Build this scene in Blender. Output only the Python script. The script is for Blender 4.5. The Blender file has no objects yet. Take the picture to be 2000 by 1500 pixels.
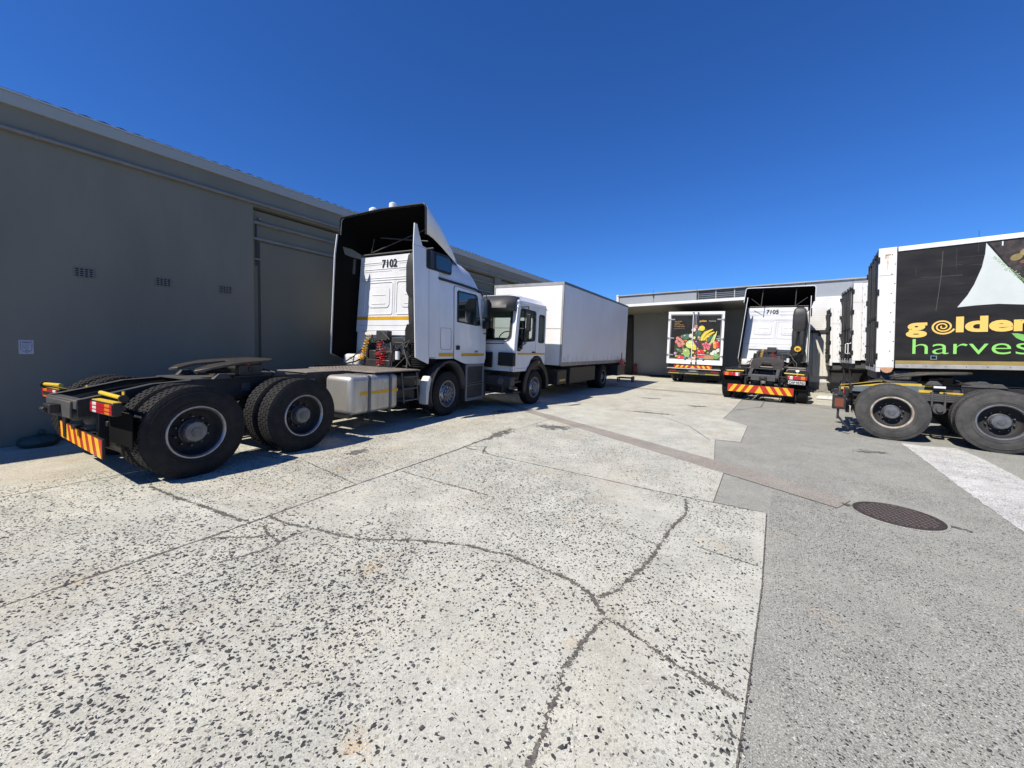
import bpy, bmesh, math, random
from math import sin, cos, pi, radians, sqrt, atan2
from mathutils import Vector, Matrix
random.seed(7)
S = bpy.context.scene
COL = S.collection

# ------------------------------------------------------------------ camera
cam_d = bpy.data.cameras.new('camera'); cam = bpy.data.objects.new('camera', cam_d); COL.objects.link(cam)
cam_d.sensor_width = 36; cam_d.sensor_fit = 'HORIZONTAL'; cam_d.lens = 36 * 765 / 2000
cam_d.shift_y = -0.02; cam_d.clip_start = 0.05; cam_d.clip_end = 2000
YAW, PITCH, ROLL = radians(32.1), radians(1.5), radians(0.2)
_f = Vector((-sin(YAW) * cos(PITCH), cos(YAW) * cos(PITCH), -sin(PITCH)))
_r = Vector((cos(YAW), sin(YAW), 0)); _u = _r.cross(_f)
_r2 = _r * cos(ROLL) + _u * sin(ROLL); _u2 = _r2.cross(_f)
cam.matrix_world = Matrix(((_r2.x, _u2.x, -_f.x, 0), (_r2.y, _u2.y, -_f.y, 0), (_r2.z, _u2.z, -_f.z, 1.57), (0, 0, 0, 1)))
S.camera = cam

# ------------------------------------------------------------------ world, sun, exposure
TO_SUN = Vector((-0.22, -0.80, 1.0)).normalized()
W = bpy.data.worlds.new('World'); S.world = W; W.use_nodes = True
wn = W.node_tree; wn.nodes.clear()
sky = wn.nodes.new('ShaderNodeTexSky'); sky.sky_type = 'NISHITA'; sky.sun_disc = False
sky.sun_elevation = math.asin(TO_SUN.z); sky.sun_rotation = atan2(TO_SUN.x, TO_SUN.y)
sky.altitude = 200; sky.air_density = 1.0; sky.dust_density = 0.1; sky.ozone_density = 3.5
hsv = wn.nodes.new('ShaderNodeHueSaturation'); hsv.inputs['Saturation'].default_value = 1.12
tint = wn.nodes.new('ShaderNodeMix'); tint.data_type = 'RGBA'; tint.blend_type = 'MULTIPLY'; tint.inputs[0].default_value = 1.0; tint.inputs[7].default_value = (0.42, 0.78, 1.33, 1)
bg = wn.nodes.new('ShaderNodeBackground'); bg.inputs['Strength'].default_value = 0.078
wo = wn.nodes.new('ShaderNodeOutputWorld')
wn.links.new(sky.outputs[0], hsv.inputs['Color']); wn.links.new(hsv.outputs[0], tint.inputs[6]); wn.links.new(tint.outputs[2], bg.inputs[0]); wn.links.new(bg.outputs[0], wo.inputs[0])
sd = bpy.data.lights.new('sun', 'SUN'); sd.energy = 5.0; sd.angle = radians(0.5); sd.color = (1.0, 0.935, 0.83)
sun = bpy.data.objects.new('sun', sd); COL.objects.link(sun)
sun.rotation_euler = TO_SUN.to_track_quat('Z', 'Y').to_euler()
S.view_settings.view_transform = 'Standard'; S.view_settings.look = 'None'
S.view_settings.exposure = 0.45; S.view_settings.gamma = 1; S.view_settings.use_curve_mapping = False

TILT = 0.025                       # the yard falls gently to the right
def gz(x): return -TILT * x

# ------------------------------------------------------------------ materials
MATS = {}
def mat(name, col, rough=0.5, metal=0.0, var=0.0, vscale=3.0, vcol=None, bump=0.0, bscale=40.0, stretch=(1, 1, 1), spec=0.5, coat=0.0, emit=None, rvar=0.0):
    if name in MATS: return MATS[name]
    m = bpy.data.materials.new(name); m.use_nodes = True; N = m.node_tree; n = N.nodes; L = N.links
    b = n['Principled BSDF']; b.inputs['Base Color'].default_value = (*col, 1); b.inputs['Roughness'].default_value = rough
    b.inputs['Metallic'].default_value = metal; b.inputs['Specular IOR Level'].default_value = spec
    if coat: b.inputs['Coat Weight'].default_value = coat; b.inputs['Coat Roughness'].default_value = 0.08
    tc = n.new('ShaderNodeTexCoord'); mp = n.new('ShaderNodeMapping'); mp.inputs['Scale'].default_value = stretch
    L.new(tc.outputs['Object'], mp.inputs[0])
    if var:
        t = n.new('ShaderNodeTexNoise'); t.inputs['Scale'].default_value = vscale; t.inputs['Detail'].default_value = 8; t.inputs['Roughness'].default_value = 0.62
        L.new(mp.outputs[0], t.inputs[0])
        r = n.new('ShaderNodeValToRGB'); r.color_ramp.elements[0].position = 0.38; r.color_ramp.elements[1].position = 0.72
        r.color_ramp.elements[0].color = (0, 0, 0, 1); r.color_ramp.elements[1].color = (var, var, var, 1)
        L.new(t.outputs[0], r.inputs[0])
        mx = n.new('ShaderNodeMix'); mx.data_type = 'RGBA'; mx.inputs[6].default_value = (*col, 1)
        mx.inputs[7].default_value = (*(vcol or tuple(c * 0.4 for c in col)), 1)
        L.new(r.outputs[0], mx.inputs[0]); L.new(mx.outputs[2], b.inputs['Base Color'])
        if rvar:
            mr = n.new('ShaderNodeMapRange'); mr.inputs[3].default_value = rough; mr.inputs[4].default_value = min(1, rough + rvar)
            L.new(t.outputs[0], mr.inputs[0]); L.new(mr.outputs[0], b.inputs['Roughness'])
    if bump:
        t2 = n.new('ShaderNodeTexNoise'); t2.inputs['Scale'].default_value = bscale; t2.inputs['Detail'].default_value = 6
        L.new(mp.outputs[0], t2.inputs[0]); bp = n.new('ShaderNodeBump'); bp.inputs['Strength'].default_value = bump; bp.inputs['Distance'].default_value = 0.01
        L.new(t2.outputs[0], bp.inputs['Height']); L.new(bp.outputs[0], b.inputs['Normal'])
    if emit: b.inputs['Emission Color'].default_value = (*emit[:3], 1); b.inputs['Emission Strength'].default_value = emit[3]
    MATS[name] = m; return m

def concrete(name, a, b_, speck, dens, warm=(0.42, 0.33, 0.2), dark=(0.16, 0.155, 0.15), wv=0.35, dk=0.4, gspk=0.25):
    m = bpy.data.materials.new(name); m.use_nodes = True; n = m.node_tree.nodes; L = m.node_tree.links
    bs = n['Principled BSDF']; bs.inputs['Roughness'].default_value = 0.85; bs.inputs['Specular IOR Level'].default_value = 0.3
    tc = n.new('ShaderNodeTexCoord'); g = n.new('ShaderNodeNewGeometry')
    def noise(sc, det=8, rough=0.6, src=None, dist=0.0):
        t = n.new('ShaderNodeTexNoise'); t.inputs['Scale'].default_value = sc; t.inputs['Detail'].default_value = det
        t.inputs['Roughness'].default_value = rough; t.inputs['Distortion'].default_value = dist; L.new(src or g.outputs['Position'], t.inputs[0]); return t.outputs[0]
    def ramp(src, p0, p1, v0=0.0, v1=1.0):
        r = n.new('ShaderNodeMapRange'); r.inputs[1].default_value = p0; r.inputs[2].default_value = p1
        r.inputs[3].default_value = v0; r.inputs[4].default_value = v1; r.clamp = True; L.new(src, r.inputs[0]); return r.outputs[0]
    def mix(fac, c1, c2, mode='MIX'):
        x = n.new('ShaderNodeMix'); x.data_type = 'RGBA'; x.blend_type = mode
        if isinstance(fac, float): x.inputs[0].default_value = fac
        else: L.new(fac, x.inputs[0])
        for k, c in ((6, c1), (7, c2)):
            if isinstance(c, tuple): x.inputs[k].default_value = (*c, 1)
            else: L.new(c, x.inputs[k])
        return x.outputs[2]
    def mul(p, q):
        k = n.new('ShaderNodeMath'); k.operation = 'MULTIPLY'
        for i, v in enumerate((p, q)):
            if isinstance(v, float): k.inputs[i].default_value = v
            else: L.new(v, k.inputs[i])
        return k.outputs[0]
    mp = n.new('ShaderNodeMapping'); mp.inputs['Scale'].default_value = (1, 0.35, 1); mp.inputs['Rotation'].default_value = (0, 0, radians(12)); L.new(g.outputs['Position'], mp.inputs[0])
    big = noise(0.55, 6, 0.65, dist=0.4); mid = noise(2.4, 8, 0.7); fine = noise(38, 6, 0.75); strk = noise(1.3, 8, 0.7, mp.outputs[0])
    c = mix(ramp(mid, 0.35, 0.68), a, b_)
    c = mix(mul(ramp(strk, 0.5, 0.75), wv), c, warm)
    c = mix(mul(ramp(big, 0.5, 0.8), dk), c, dark)
    st = noise(3.1, 7, 0.6, dist=0.8); c = mix(mul(ramp(st, 0.62, 0.74), dk), c, dark)
    c = mix(mul(ramp(fine, 0.45, 0.75), 0.5), c, mix(0.5, a, (0.09, 0.088, 0.085)))
    c = mix(mul(ramp(noise(95, 3, 0.6), 0.6, 0.72), 0.5), c, (0.75, 0.73, 0.68))
    if speck:
        pos = g.outputs['Position']
        for sc, th, strong in ((speck, 0.17, 0.85), (speck * 1.9, 0.14, 0.6)):
            mpn = n.new('ShaderNodeMapping'); mpn.inputs['Scale'].default_value = (sc, sc * 0.8, 0.01); L.new(pos, mpn.inputs[0])
            v = n.new('ShaderNodeTexVoronoi'); v.voronoi_dimensions = '2D'; v.distance = 'MANHATTAN'; v.inputs['Scale'].default_value = 1.0; L.new(mpn.outputs[0], v.inputs[0])
            sep = n.new('ShaderNodeSeparateColor'); L.new(v.outputs['Color'], sep.inputs[0])
            size = ramp(sep.outputs[0], 1 - dens, 1.0, 0.05, th * 2.6)
            lt = n.new('ShaderNodeMath'); lt.operation = 'LESS_THAN'; L.new(v.outputs['Distance'], lt.inputs[0]); L.new(size, lt.inputs[1])
            on = ramp(sep.outputs[0], 1 - dens, 1 - dens + 0.01)
            msk = mul(mul(lt.outputs[0], on), ramp(noise(1.1, 5, 0.6), 0.36, 0.55, 0.25, 1.0))
            c = mix(mul(msk, strong), c, (0.055, 0.057, 0.06))
    rs_ = mul(ramp(noise(1.9, 4, 0.5), 0.63, 0.70), ramp(noise(11, 6, 0.7), 0.45, 0.62)); c = mix(mul(rs_, 0.55), c, (0.50, 0.33, 0.15))
    gr = noise(150, 2, 0.6); c = mix(mul(ramp(gr, 0.5, 0.62), gspk), c, (0.09, 0.088, 0.085)); c = mix(mul(ramp(gr, 0.46, 0.36), gspk), c, (0.62, 0.60, 0.55))
    L.new(c, bs.inputs['Base Color'])
    bp = n.new('ShaderNodeBump'); bp.inputs['Strength'].default_value = 0.35; bp.inputs['Distance'].default_value = 0.004
    L.new(fine, bp.inputs['Height']); L.new(bp.outputs[0], bs.inputs['Normal'])
    MATS[name] = m; return m

WHITE = mat('white_paint', (0.72, 0.73, 0.74), 0.32, var=0.55, vscale=2.2, vcol=(0.5, 0.5, 0.48), stretch=(1, 1, 0.3), coat=0.4, bump=0.03, bscale=6)
WHITE2 = mat('white_body_panel', (0.70, 0.70, 0.71), 0.42, var=0.55, vscale=0.9, vcol=(0.55, 0.54, 0.50), stretch=(1, 1, 0.6), bump=0.04, bscale=5)
DIRTYW = mat('grimy_white', (0.66, 0.66, 0.63), 0.5, var=0.8, vscale=5, vcol=(0.34, 0.27, 0.2), stretch=(1, 1, 0.25))
BLACK = mat('black_plastic', (0.010, 0.010, 0.011), 0.5, var=0.5, vscale=5, vcol=(0.028, 0.028, 0.027), spec=0.35)
LINING = mat('matt_black_lining', (0.006, 0.006, 0.006), 0.95, spec=0.08)
GREYP = mat('grey_plastic', (0.032, 0.034, 0.037), 0.5, var=0.6, vscale=4, vcol=(0.058, 0.056, 0.052), spec=0.4)
CHASS = mat('chassis_metal', (0.010, 0.0105, 0.013), 0.5, var=0.7, vscale=9, vcol=(0.04, 0.033, 0.027), bump=0.2, bscale=30)
CHASSG = mat('grey_chassis', (0.05, 0.053, 0.056), 0.55, var=0.7, vscale=6, vcol=(0.1, 0.085, 0.07))
GREASE = mat('greasy_steel', (0.06, 0.05, 0.04), 0.42, metal=0.5, var=0.8, vscale=6, vcol=(0.11, 0.1, 0.085))
RUBBER = mat('tyre_rubber', (0.013, 0.013, 0.0135), 0.8, var=0.8, vscale=9, vcol=(0.028, 0.027, 0.025), bump=0.12, bscale=60, spec=0.25)
RUBBERD = mat('dusty_tyre_rubber', (0.045, 0.045, 0.045), 0.9, var=0.8, vscale=5, vcol=(0.1, 0.095, 0.088), bump=0.15, bscale=60, spec=0.2)
RIM = mat('rim_steel', (0.33, 0.34, 0.37), 0.32, metal=0.75, var=0.7, vscale=12, vcol=(0.14, 0.12, 0.10))
RIMW = mat('rusty_pale_rim', (0.45, 0.42, 0.36), 0.55, metal=0.1, var=0.9, vscale=9, vcol=(0.16, 0.09, 0.05))
RIMD = mat('rim_inner', (0.014, 0.014, 0.016), 0.75, var=0.5, vscale=6, vcol=(0.04, 0.034, 0.028))
HUB = mat('hub_steel', (0.16, 0.165, 0.18), 0.45, metal=0.5, var=0.7, vscale=12, vcol=(0.06, 0.055, 0.05))
CHROME = mat('chrome', (0.6, 0.61, 0.63), 0.25, metal=1.0, var=0.5, vscale=12, vcol=(0.25, 0.25, 0.25))
ALU = mat('brushed_aluminium', (0.50, 0.49, 0.46), 0.38, metal=0.75, var=0.7, vscale=3, vcol=(0.3, 0.27, 0.23), stretch=(1, 3, 0.6), bump=0.05, bscale=9, rvar=0.25)
DECK = mat('deck_plate', (0.27, 0.24, 0.21), 0.6, metal=0.3, var=0.8, vscale=9, vcol=(0.14, 0.11, 0.09), bump=0.3, bscale=60)
GLASSD = mat('dark_window_glass', (0.012, 0.018, 0.018), 0.04, spec=0.9, coat=0.3)
YELREF = mat('yellow_reflective_tape', (0.62, 0.34, 0.015), 0.4, var=0.4, vscale=10)
REDREF = mat('red_reflective', (0.42, 0.03, 0.012), 0.4, var=0.4, vscale=10)
YELB = mat('yellow_chevron', (0.78, 0.42, 0.02), 0.4, var=0.25, vscale=10)
YELP = mat('yellow_paint', (0.6, 0.42, 0.03), 0.5, var=0.6, vscale=6, vcol=(0.3, 0.2, 0.05))
LRED = mat('red_lens', (0.42, 0.012, 0.015), 0.2, coat=0.5); LAMB = mat('amber_lens', (0.7, 0.2, 0.01), 0.2, coat=0.5); LWHT = mat('clear_lens', (0.7, 0.68, 0.65), 0.2, coat=0.5)
YCOIL = mat('yellow_air_hose', (0.75, 0.42, 0.02), 0.35); RCOIL = mat('red_air_hose', (0.42, 0.012, 0.018), 0.35)
BLKPRINT = mat('black_vinyl', (0.010, 0.009, 0.008), 0.42, var=0.8, vscale=2.2, vcol=(0.030, 0.026, 0.022), stretch=(1, .5, 1.6), spec=0.3, bump=0.05, bscale=3)
def glass(name, col, tr=0.85):
    m = bpy.data.materials.new(name); m.use_nodes = True; n = m.node_tree.nodes; L = m.node_tree.links
    b = n['Principled BSDF']; b.inputs['Base Color'].default_value = (*col, 1); b.inputs['Roughness'].default_value = 0.03
    t = n.new('ShaderNodeBsdfTransparent'); t.inputs[0].default_value = (0.75, 0.82, 0.8, 1); mx = n.new('ShaderNodeMixShader'); mx.inputs[0].default_value = tr
    L.new(b.outputs[0], mx.inputs[1]); L.new(t.outputs[0], mx.inputs[2]); L.new(mx.outputs[0], n['Material Output'].inputs[0]); return m
GLASS = glass('clear_window_glass', (0.02, 0.03, 0.03))

# ------------------------------------------------------------------ geometry helpers
class MB:
    def __init__(s): s.v = []; s.f = []
    def add(s, vs, fs):
        k = len(s.v); s.v += [tuple(v) for v in vs]; s.f += [tuple(i + k for i in f) for f in fs]; return s
    def box(s, x0, x1, y0, y1, z0, z1, rot=None, piv=None):
        vs = [Vector((x, y, z)) for x in (x0, x1) for y in (y0, y1) for z in (z0, z1)]
        if rot is not None:
            c = Vector(piv) if piv else Vector(((x0 + x1) / 2, (y0 + y1) / 2, (z0 + z1) / 2)); vs = [rot @ (v - c) + c for v in vs]
        return s.add(vs, [(0, 1, 3, 2), (4, 6, 7, 5), (0, 4, 5, 1), (2, 3, 7, 6), (0, 2, 6, 4), (1, 5, 7, 3)])
    def tube(s, pts, r, seg=8, cap=True, r1=None):
        pts = [Vector(p) for p in pts]; n = len(pts); vs = []; up = None
        for i, p in enumerate(pts):
            d = (pts[min(i + 1, n - 1)] - pts[max(i - 1, 0)]).normalized()
            if up is None: up = Vector((0, 0, 1)) if abs(d.z) < 0.9 else Vector((1, 0, 0))
            a = d.cross(up).normalized(); b = a.cross(d).normalized(); up = b
            rr = r if r1 is None else r + (r1 - r) * i / (n - 1)
            for k in range(seg): t = 2 * pi * k / seg; vs.append(p + a * rr * cos(t) + b * rr * sin(t))
        fs = [(i * seg + k, i * seg + (k + 1) % seg, (i + 1) * seg + (k + 1) % seg, (i + 1) * seg + k) for i in range(n - 1) for k in range(seg)]
        if cap: fs += [tuple(range(seg))[::-1], tuple((n - 1) * seg + k for k in range(seg))]
        return s.add(vs, fs)
    def lathe(s, prof, c, axis='x', seg=32, cap0=False, cap1=False):   # prof: (axial, radius)
        vs = []
        for a, r in prof:
            for k in range(seg):
                t = 2 * pi * k / seg; p = (a, r * cos(t), r * sin(t)) if axis == 'x' else ((r * cos(t), a, r * sin(t)) if axis == 'y' else (r * cos(t), r * sin(t), a))
                vs.append((c[0] + p[0], c[1] + p[1], c[2] + p[2]))
        n = len(prof); fs = [(i * seg + k, i * seg + (k + 1) % seg, (i + 1) * seg + (k + 1) % seg, (i + 1) * seg + k) for i in range(n - 1) for k in range(seg)]
        if cap0: fs.append(tuple(range(seg)))
        if cap1: fs.append(tuple((n - 1) * seg + k for k in range(seg))[::-1])
        return s.add(vs, fs)
    def prism(s, poly, a, b, f):       # poly 2-D points; f(u, v, w) -> xyz
        n = len(poly); vs = [f(u, v, a) for u, v in poly] + [f(u, v, b) for u, v in poly]
        return s.add(vs, [tuple(range(n))[::-1], tuple(range(n, 2 * n))] + [(i, (i + 1) % n, n + (i + 1) % n, n + i) for i in range(n)])
    def loft(s, rings, cap=True):
        n = len(rings[0]); vs = [p for r in rings for p in r]
        fs = [(i * n + k, i * n + (k + 1) % n, (i + 1) * n + (k + 1) % n, (i + 1) * n + k) for i in range(len(rings) - 1) for k in range(n)]
        if cap: fs += [tuple(range(n))[::-1], tuple((len(rings) - 1) * n + k for k in range(n))]
        return s.add(vs, fs)
    def grid(s, rows):
        m = len(rows[0]); vs = [p for r in rows for p in r]
        return s.add(vs, [(i * m + k, i * m + k + 1, (i + 1) * m + k + 1, (i + 1) * m + k) for i in range(len(rows) - 1) for k in range(m - 1)])

def mesh_of(g, smooth=35):
    if isinstance(g, MB):
        me = bpy.data.meshes.new('m'); me.from_pydata(g.v, [], g.f)
        bm = bmesh.new(); bm.from_mesh(me); bmesh.ops.recalc_face_normals(bm, faces=bm.faces); bm.to_mesh(me); bm.free()
    else: me = g
    if smooth:
        me.polygons.foreach_set('use_smooth', [True] * len(me.polygons)); me.set_sharp_from_angle(angle=radians(smooth))
    return me
def part(name, g, m, parent=None, bevel=0, smooth=35, solid=0, segs=2):
    me = mesh_of(g, smooth); me.name = name
    if m: me.materials.clear(); me.materials.append(m)
    o = bpy.data.objects.new(name, me); COL.objects.link(o)
    if parent: o.parent = parent
    if solid:
        md = o.modifiers.new('s', 'SOLIDIFY'); md.thickness = solid; md.offset = 0
    if bevel:
        md = o.modifiers.new('b', 'BEVEL'); md.width = bevel; md.segments = segs; md.limit_method = 'ANGLE'; md.angle_limit = radians(40)
    return o
def tag(o, label=None, cat=None, group=None, kind=None):
    if label: o['label'] = label
    if cat: o['category'] = cat
    if group: o['group'] = group
    if kind: o['kind'] = kind
    return o
def empty(name, label=None, cat=None, group=None, kind=None):
    o = bpy.data.objects.new(name, None); COL.objects.link(o); return tag(o, label, cat, group, kind)
def frame(o, x, y, yaw, tilt=TILT, pitch=0.0, z=None):
    n = Vector((tilt, 0, 1)).normalized(); yv = Vector((-sin(yaw), cos(yaw), 0)); yv -= n * yv.dot(n); yv.normalize()
    xv = yv.cross(n)
    M = Matrix(((xv.x, yv.x, n.x, x), (xv.y, yv.y, n.y, y), (xv.z, yv.z, n.z, gz(x) if z is None else z), (0, 0, 0, 1)))
    o.matrix_world = M @ Matrix.Rotation(pitch, 4, 'X'); return o

def curve_mesh(polys, w, f):
    cu = bpy.data.curves.new('c', 'CURVE'); cu.dimensions = '2D'; cu.fill_mode = 'BOTH'; cu.extrude = w / 2
    for p in polys:
        sp = cu.splines.new('POLY'); sp.points.add(len(p) - 1)
        for i, (u, v) in enumerate(p): sp.points[i].co = (u, v, 0, 1)
        sp.use_cyclic_u = True
    o = bpy.data.objects.new('c', cu); me = bpy.data.meshes.new_from_object(o)
    bpy.data.objects.remove(o); bpy.data.curves.remove(cu)
    for v in me.vertices: v.co = f(v.co.x, v.co.y, v.co.z)
    bm = bmesh.new(); bm.from_mesh(me); bmesh.ops.remove_doubles(bm, verts=bm.verts, dist=0.0003); bmesh.ops.recalc_face_normals(bm, faces=bm.faces); bm.to_mesh(me); bm.free()
    return me
def text_mesh(txt, size, f, bold=0.0, sx=1.0, thick=0.004, align='LEFT', shear=0.0, space=1.0):
    cu = bpy.data.curves.new('t', 'FONT'); cu.body = txt; cu.size = size; cu.offset = bold; cu.extrude = thick / 2; cu.align_x = align; cu.shear = shear; cu.space_character = space; cu.resolution_u = 4
    o = bpy.data.objects.new('t', cu); me = bpy.data.meshes.new_from_object(o); bpy.data.objects.remove(o); bpy.data.curves.remove(cu)
    for v in me.vertices: v.co = f(v.co.x * sx, v.co.y, v.co.z)
    return me
def rrect(u0, u1, v0, v1, r, n=5, rs=None):
    rs = rs or (r, r, r, r); out = []
    for (cu, cv, a0), rr in zip(((u1, v1, 0), (u0, v1, 90), (u0, v0, 180), (u1, v0, 270)), rs):
        su = -1 if cu == u1 else 1; sv = -1 if cv == v1 else 1
        for k in range(n + 1):
            a = radians(a0 + 90 * k / n); out.append((cu + su * rr + rr * cos(a), cv + sv * rr + rr * sin(a)))
    return out
def circle(u, v, r, n=20, ry=None, rot=0):
    ry = ry or r; return [(u + r * cos(t) * cos(rot) - ry * sin(t) * sin(rot), v + r * cos(t) * sin(rot) + ry * sin(t) * cos(rot)) for t in (2 * pi * k / n for k in range(n))]
YZ = lambda x0, sgn=1: (lambda u, v, w: Vector((x0 + w * sgn, u, v)))   # u=y, v=z
XZ = lambda y0: (lambda u, v, w: Vector((u, y0 + w, v)))
XY = lambda z0: (lambda u, v, w: Vector((u, v, z0 + w)))
def zrot(a): return Matrix.Rotation(a, 3, 'Z')

# ================================================================== GROUND
GREYC = concrete('grey_yard_concrete', (0.235, 0.235, 0.20), (0.325, 0.325, 0.275), 60, 0.5, warm=(0.34, 0.3, 0.24), dark=(0.17, 0.165, 0.16), wv=0.3, dk=0.3, gspk=0.45)
PALEC = concrete('pale_slab_concrete', (0.39, 0.385, 0.32), (0.565, 0.56, 0.475), 42, 0.45, warm=(0.47, 0.38, 0.25), dark=(0.27, 0.26, 0.235), wv=0.45, dk=0.42)
WARMC = concrete('warm_slab_concrete', (0.41, 0.395, 0.32), (0.565, 0.55, 0.455), 42, 0.42, warm=(0.42, 0.32, 0.2), dark=(0.22, 0.2, 0.17), wv=0.6, dk=0.55)
REDC = concrete('reddish_channel_concrete', (0.25, 0.22, 0.18), (0.33, 0.30, 0.25), 50, 0.6, warm=(0.30, 0.22, 0.16), dark=(0.16, 0.13, 0.12), wv=0.3, dk=0.35)
WHTL = concrete('worn_white_ground_paint', (0.64, 0.64, 0.60), (0.42, 0.41, 0.37), 45, 0.7, warm=(0.42, 0.39, 0.32), dark=(0.26, 0.25, 0.23), wv=0.5, dk=0.75)
JOINT = mat('joint_fill', (0.08, 0.073, 0.064), 0.95, var=0.6, vscale=9, vcol=(0.17, 0.155, 0.13))
CRACK = mat('crack_dirt', (0.055, 0.05, 0.044), 0.95, var=0.9, vscale=60, vcol=(0.22, 0.20, 0.17), bump=0.6, bscale=90)

yg = MB()
xs = [-400, -60, -20, -9, -4, 0, 4, 10, 30, 60, 400]; ys = [-400, -60, -10, 0, 5, 10, 20, 30, 60, 400]
def gfar(x): return gz(max(-30, min(30, x)))
yg.grid([[(x, y, gfar(x)) for x in xs] for y in ys])
yard = tag(part('yard_ground', yg, GREYC, smooth=0), kind='structure')

def slab(poly, m, name='concrete_slab', z=0.007, joint=0.004):
    cx = sum(p[0] for p in poly) / len(poly); cy = sum(p[1] for p in poly) / len(poly)
    # shrink towards the inside by half a joint: offset every edge
    def offs(poly, d):
        n = len(poly); out = []
        ar = sum(poly[i][0] * poly[(i + 1) % n][1] - poly[(i + 1) % n][0] * poly[i][1] for i in range(n)); s = 1 if ar > 0 else -1
        for i in range(n):
            p0, p1, p2 = Vector(poly[i - 1]), Vector(poly[i]), Vector(poly[(i + 1) % n])
            e1 = (p1 - p0).normalized(); e2 = (p2 - p1).normalized()
            n1 = Vector((-e1.y, e1.x)) * s; n2 = Vector((-e2.y, e2.x)) * s; b = (n1 + n2); b = b / max(0.3, b.dot(n1))
            out.append(p1 + b * d)
        return out
    inn = offs(poly, joint)
    me = curve_mesh([[(p.x, p.y) for p in inn]], z, lambda u, v, w: Vector((u, v, gz(u) + z / 2 + w)))
    o = part(name, me, m, yard, smooth=0)
    out = offs(poly, -joint * 0.8)
    jm = curve_mesh([[(p.x, p.y) for p in out]], 0.003, lambda u, v, w: Vector((u, v, gz(u) + 0.0015 + w)))
    part('slab_joint', jm, JOINT, yard, smooth=0)
    return o
WALLX = -8.9
# pale slabs of the yard, their edges where the joints run
slab([(-3.70, -6), (0.02, -6), (-0.04, 1.68), (0.0, 2.29), (0.05, 3.08), (0.10, 4.57), (-0.88, 4.55), (-2.10, 4.60), (-3.44, 4.63), (-3.84, 4.83), (-3.76, 2.77), (-3.69, 1.79), (-3.67, 0.35)], PALEC)
slab([(-3.84, 4.83), (-3.44, 4.63), (-2.10, 4.60), (-0.88, 4.55), (-0.37, 4.57), (-0.35, 5.79), (-5.17, 8.55), (-3.95, 8.45), (-3.91, 6.62), (-3.93, 5.28)][:6] + [(-3.90, 7.85), (-3.93, 5.9)], PALEC)
slab([(WALLX + 0.02, 0.1), (-6.2, 0.1), (-6.15, 4.56), (WALLX + 0.02, 4.56)], WARMC)
slab([(WALLX + 0.02, -6), (-6.2, -6), (-6.2, 0.1), (WALLX + 0.02, 0.1)], WARMC)
slab([(-6.2, -6), (-3.70, -6), (-3.67, 0.35), (-3.69, 1.79), (-6.17, 1.40)], PALEC)
slab([(-6.17, 1.40), (-3.69, 1.79), (-3.76, 2.77), (-3.84, 4.55), (-6.15, 4.56)], WARMC)
slab([(-6.15, 4.56), (-3.86, 4.55), (-3.93, 5.28), (-3.91, 7.83), (-5.17, 8.55), (-6.15, 9.1)], WARMC)
slab([(WALLX + 0.02, 4.56), (-6.15, 4.56), (-6.15, 9.1), (WALLX + 0.02, 10.7)], WARMC)
# beyond the reddish channel
slab([(-0.51, 6.38), (-0.63, 7.94), (-0.23, 8.00), (-0.16, 9.93), (-0.68, 10.61), (-3.51, 9.99), (-5.0, 9.9), (-4.97, 8.75)], PALEC)
slab([(-5.0, 9.9), (-3.51, 9.99), (-0.68, 10.61), (-0.57, 12.31), (-0.40, 16.3), (-4.63, 16.6)], WARMC)
slab([(-4.98, 8.76), (-5.02, 9.9), (-4.65, 16.6), (WALLX + 0.02, 16.6), (WALLX + 0.02, 10.95)], WARMC)
slab([(WALLX + 0.02, 17.2), (-4.6, 17.1), (-4.4, 25.9), (WALLX + 0.02, 25.9)], WARMC)
slab([(-4.6, 17.1), (-0.6, 16.9), (-0.6, 25.9), (-4.4, 25.9)], WARMC)
slab([(-0.6, 16.9), (2.2, 15.5), (4, 15.0), (4, 21.3), (-0.6, 21.4)], WARMC)
def flat(name, poly, m, z, parent=yard, th=0.002):
    return part(name, curve_mesh([poly], th, lambda u, v, w: Vector((u, v, gz(u) + z + w))), m, parent, smooth=0)
flat('drain_channel_strip', [(WALLX + .1, 10.94), (-4.97, 8.74), (-0.51, 6.40), (0.14, 6.02), (0.48, 5.78), (0.88, 5.52), (0.72, 5.17), (-0.36, 5.78), (-5.17, 8.53), (WALLX + .1, 10.73)], REDC, 0.009)
flat('drain_channel_strip', [(-8.8, 16.62), (-0.6, 16.35), (1.0, 15.55), (2.2, 14.5), (5, 13), (5, 13.5), (2.2, 15.1), (1.0, 16.1), (-0.5, 16.85), (-8.8, 17.1)], REDC, 0.004)
rj = random.Random(3)
wl = [(2.25, 9.84), (2.22, 9.0), (2.17, 7.9), (2.12, 6.77), (2.09, 5.49), (2.05, 3.5), (2.9, 3.5), (2.94, 5.5), (2.98, 7.87), (3.04, 9.16), (2.98, 9.95), (2.6, 9.8)]
wlr = []
for i in range(len(wl)):
    a, b = Vector(wl[i]), Vector(wl[(i + 1) % len(wl)]); k = max(2, int((b - a).length / 0.06))
    for j in range(k): p = a.lerp(b, j / k); wlr.append((p.x + rj.uniform(-.012, .012), p.y + rj.uniform(-.012, .012)))
wo_ = flat('white_line_marking', wlr, WHTL, 0.004)

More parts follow.
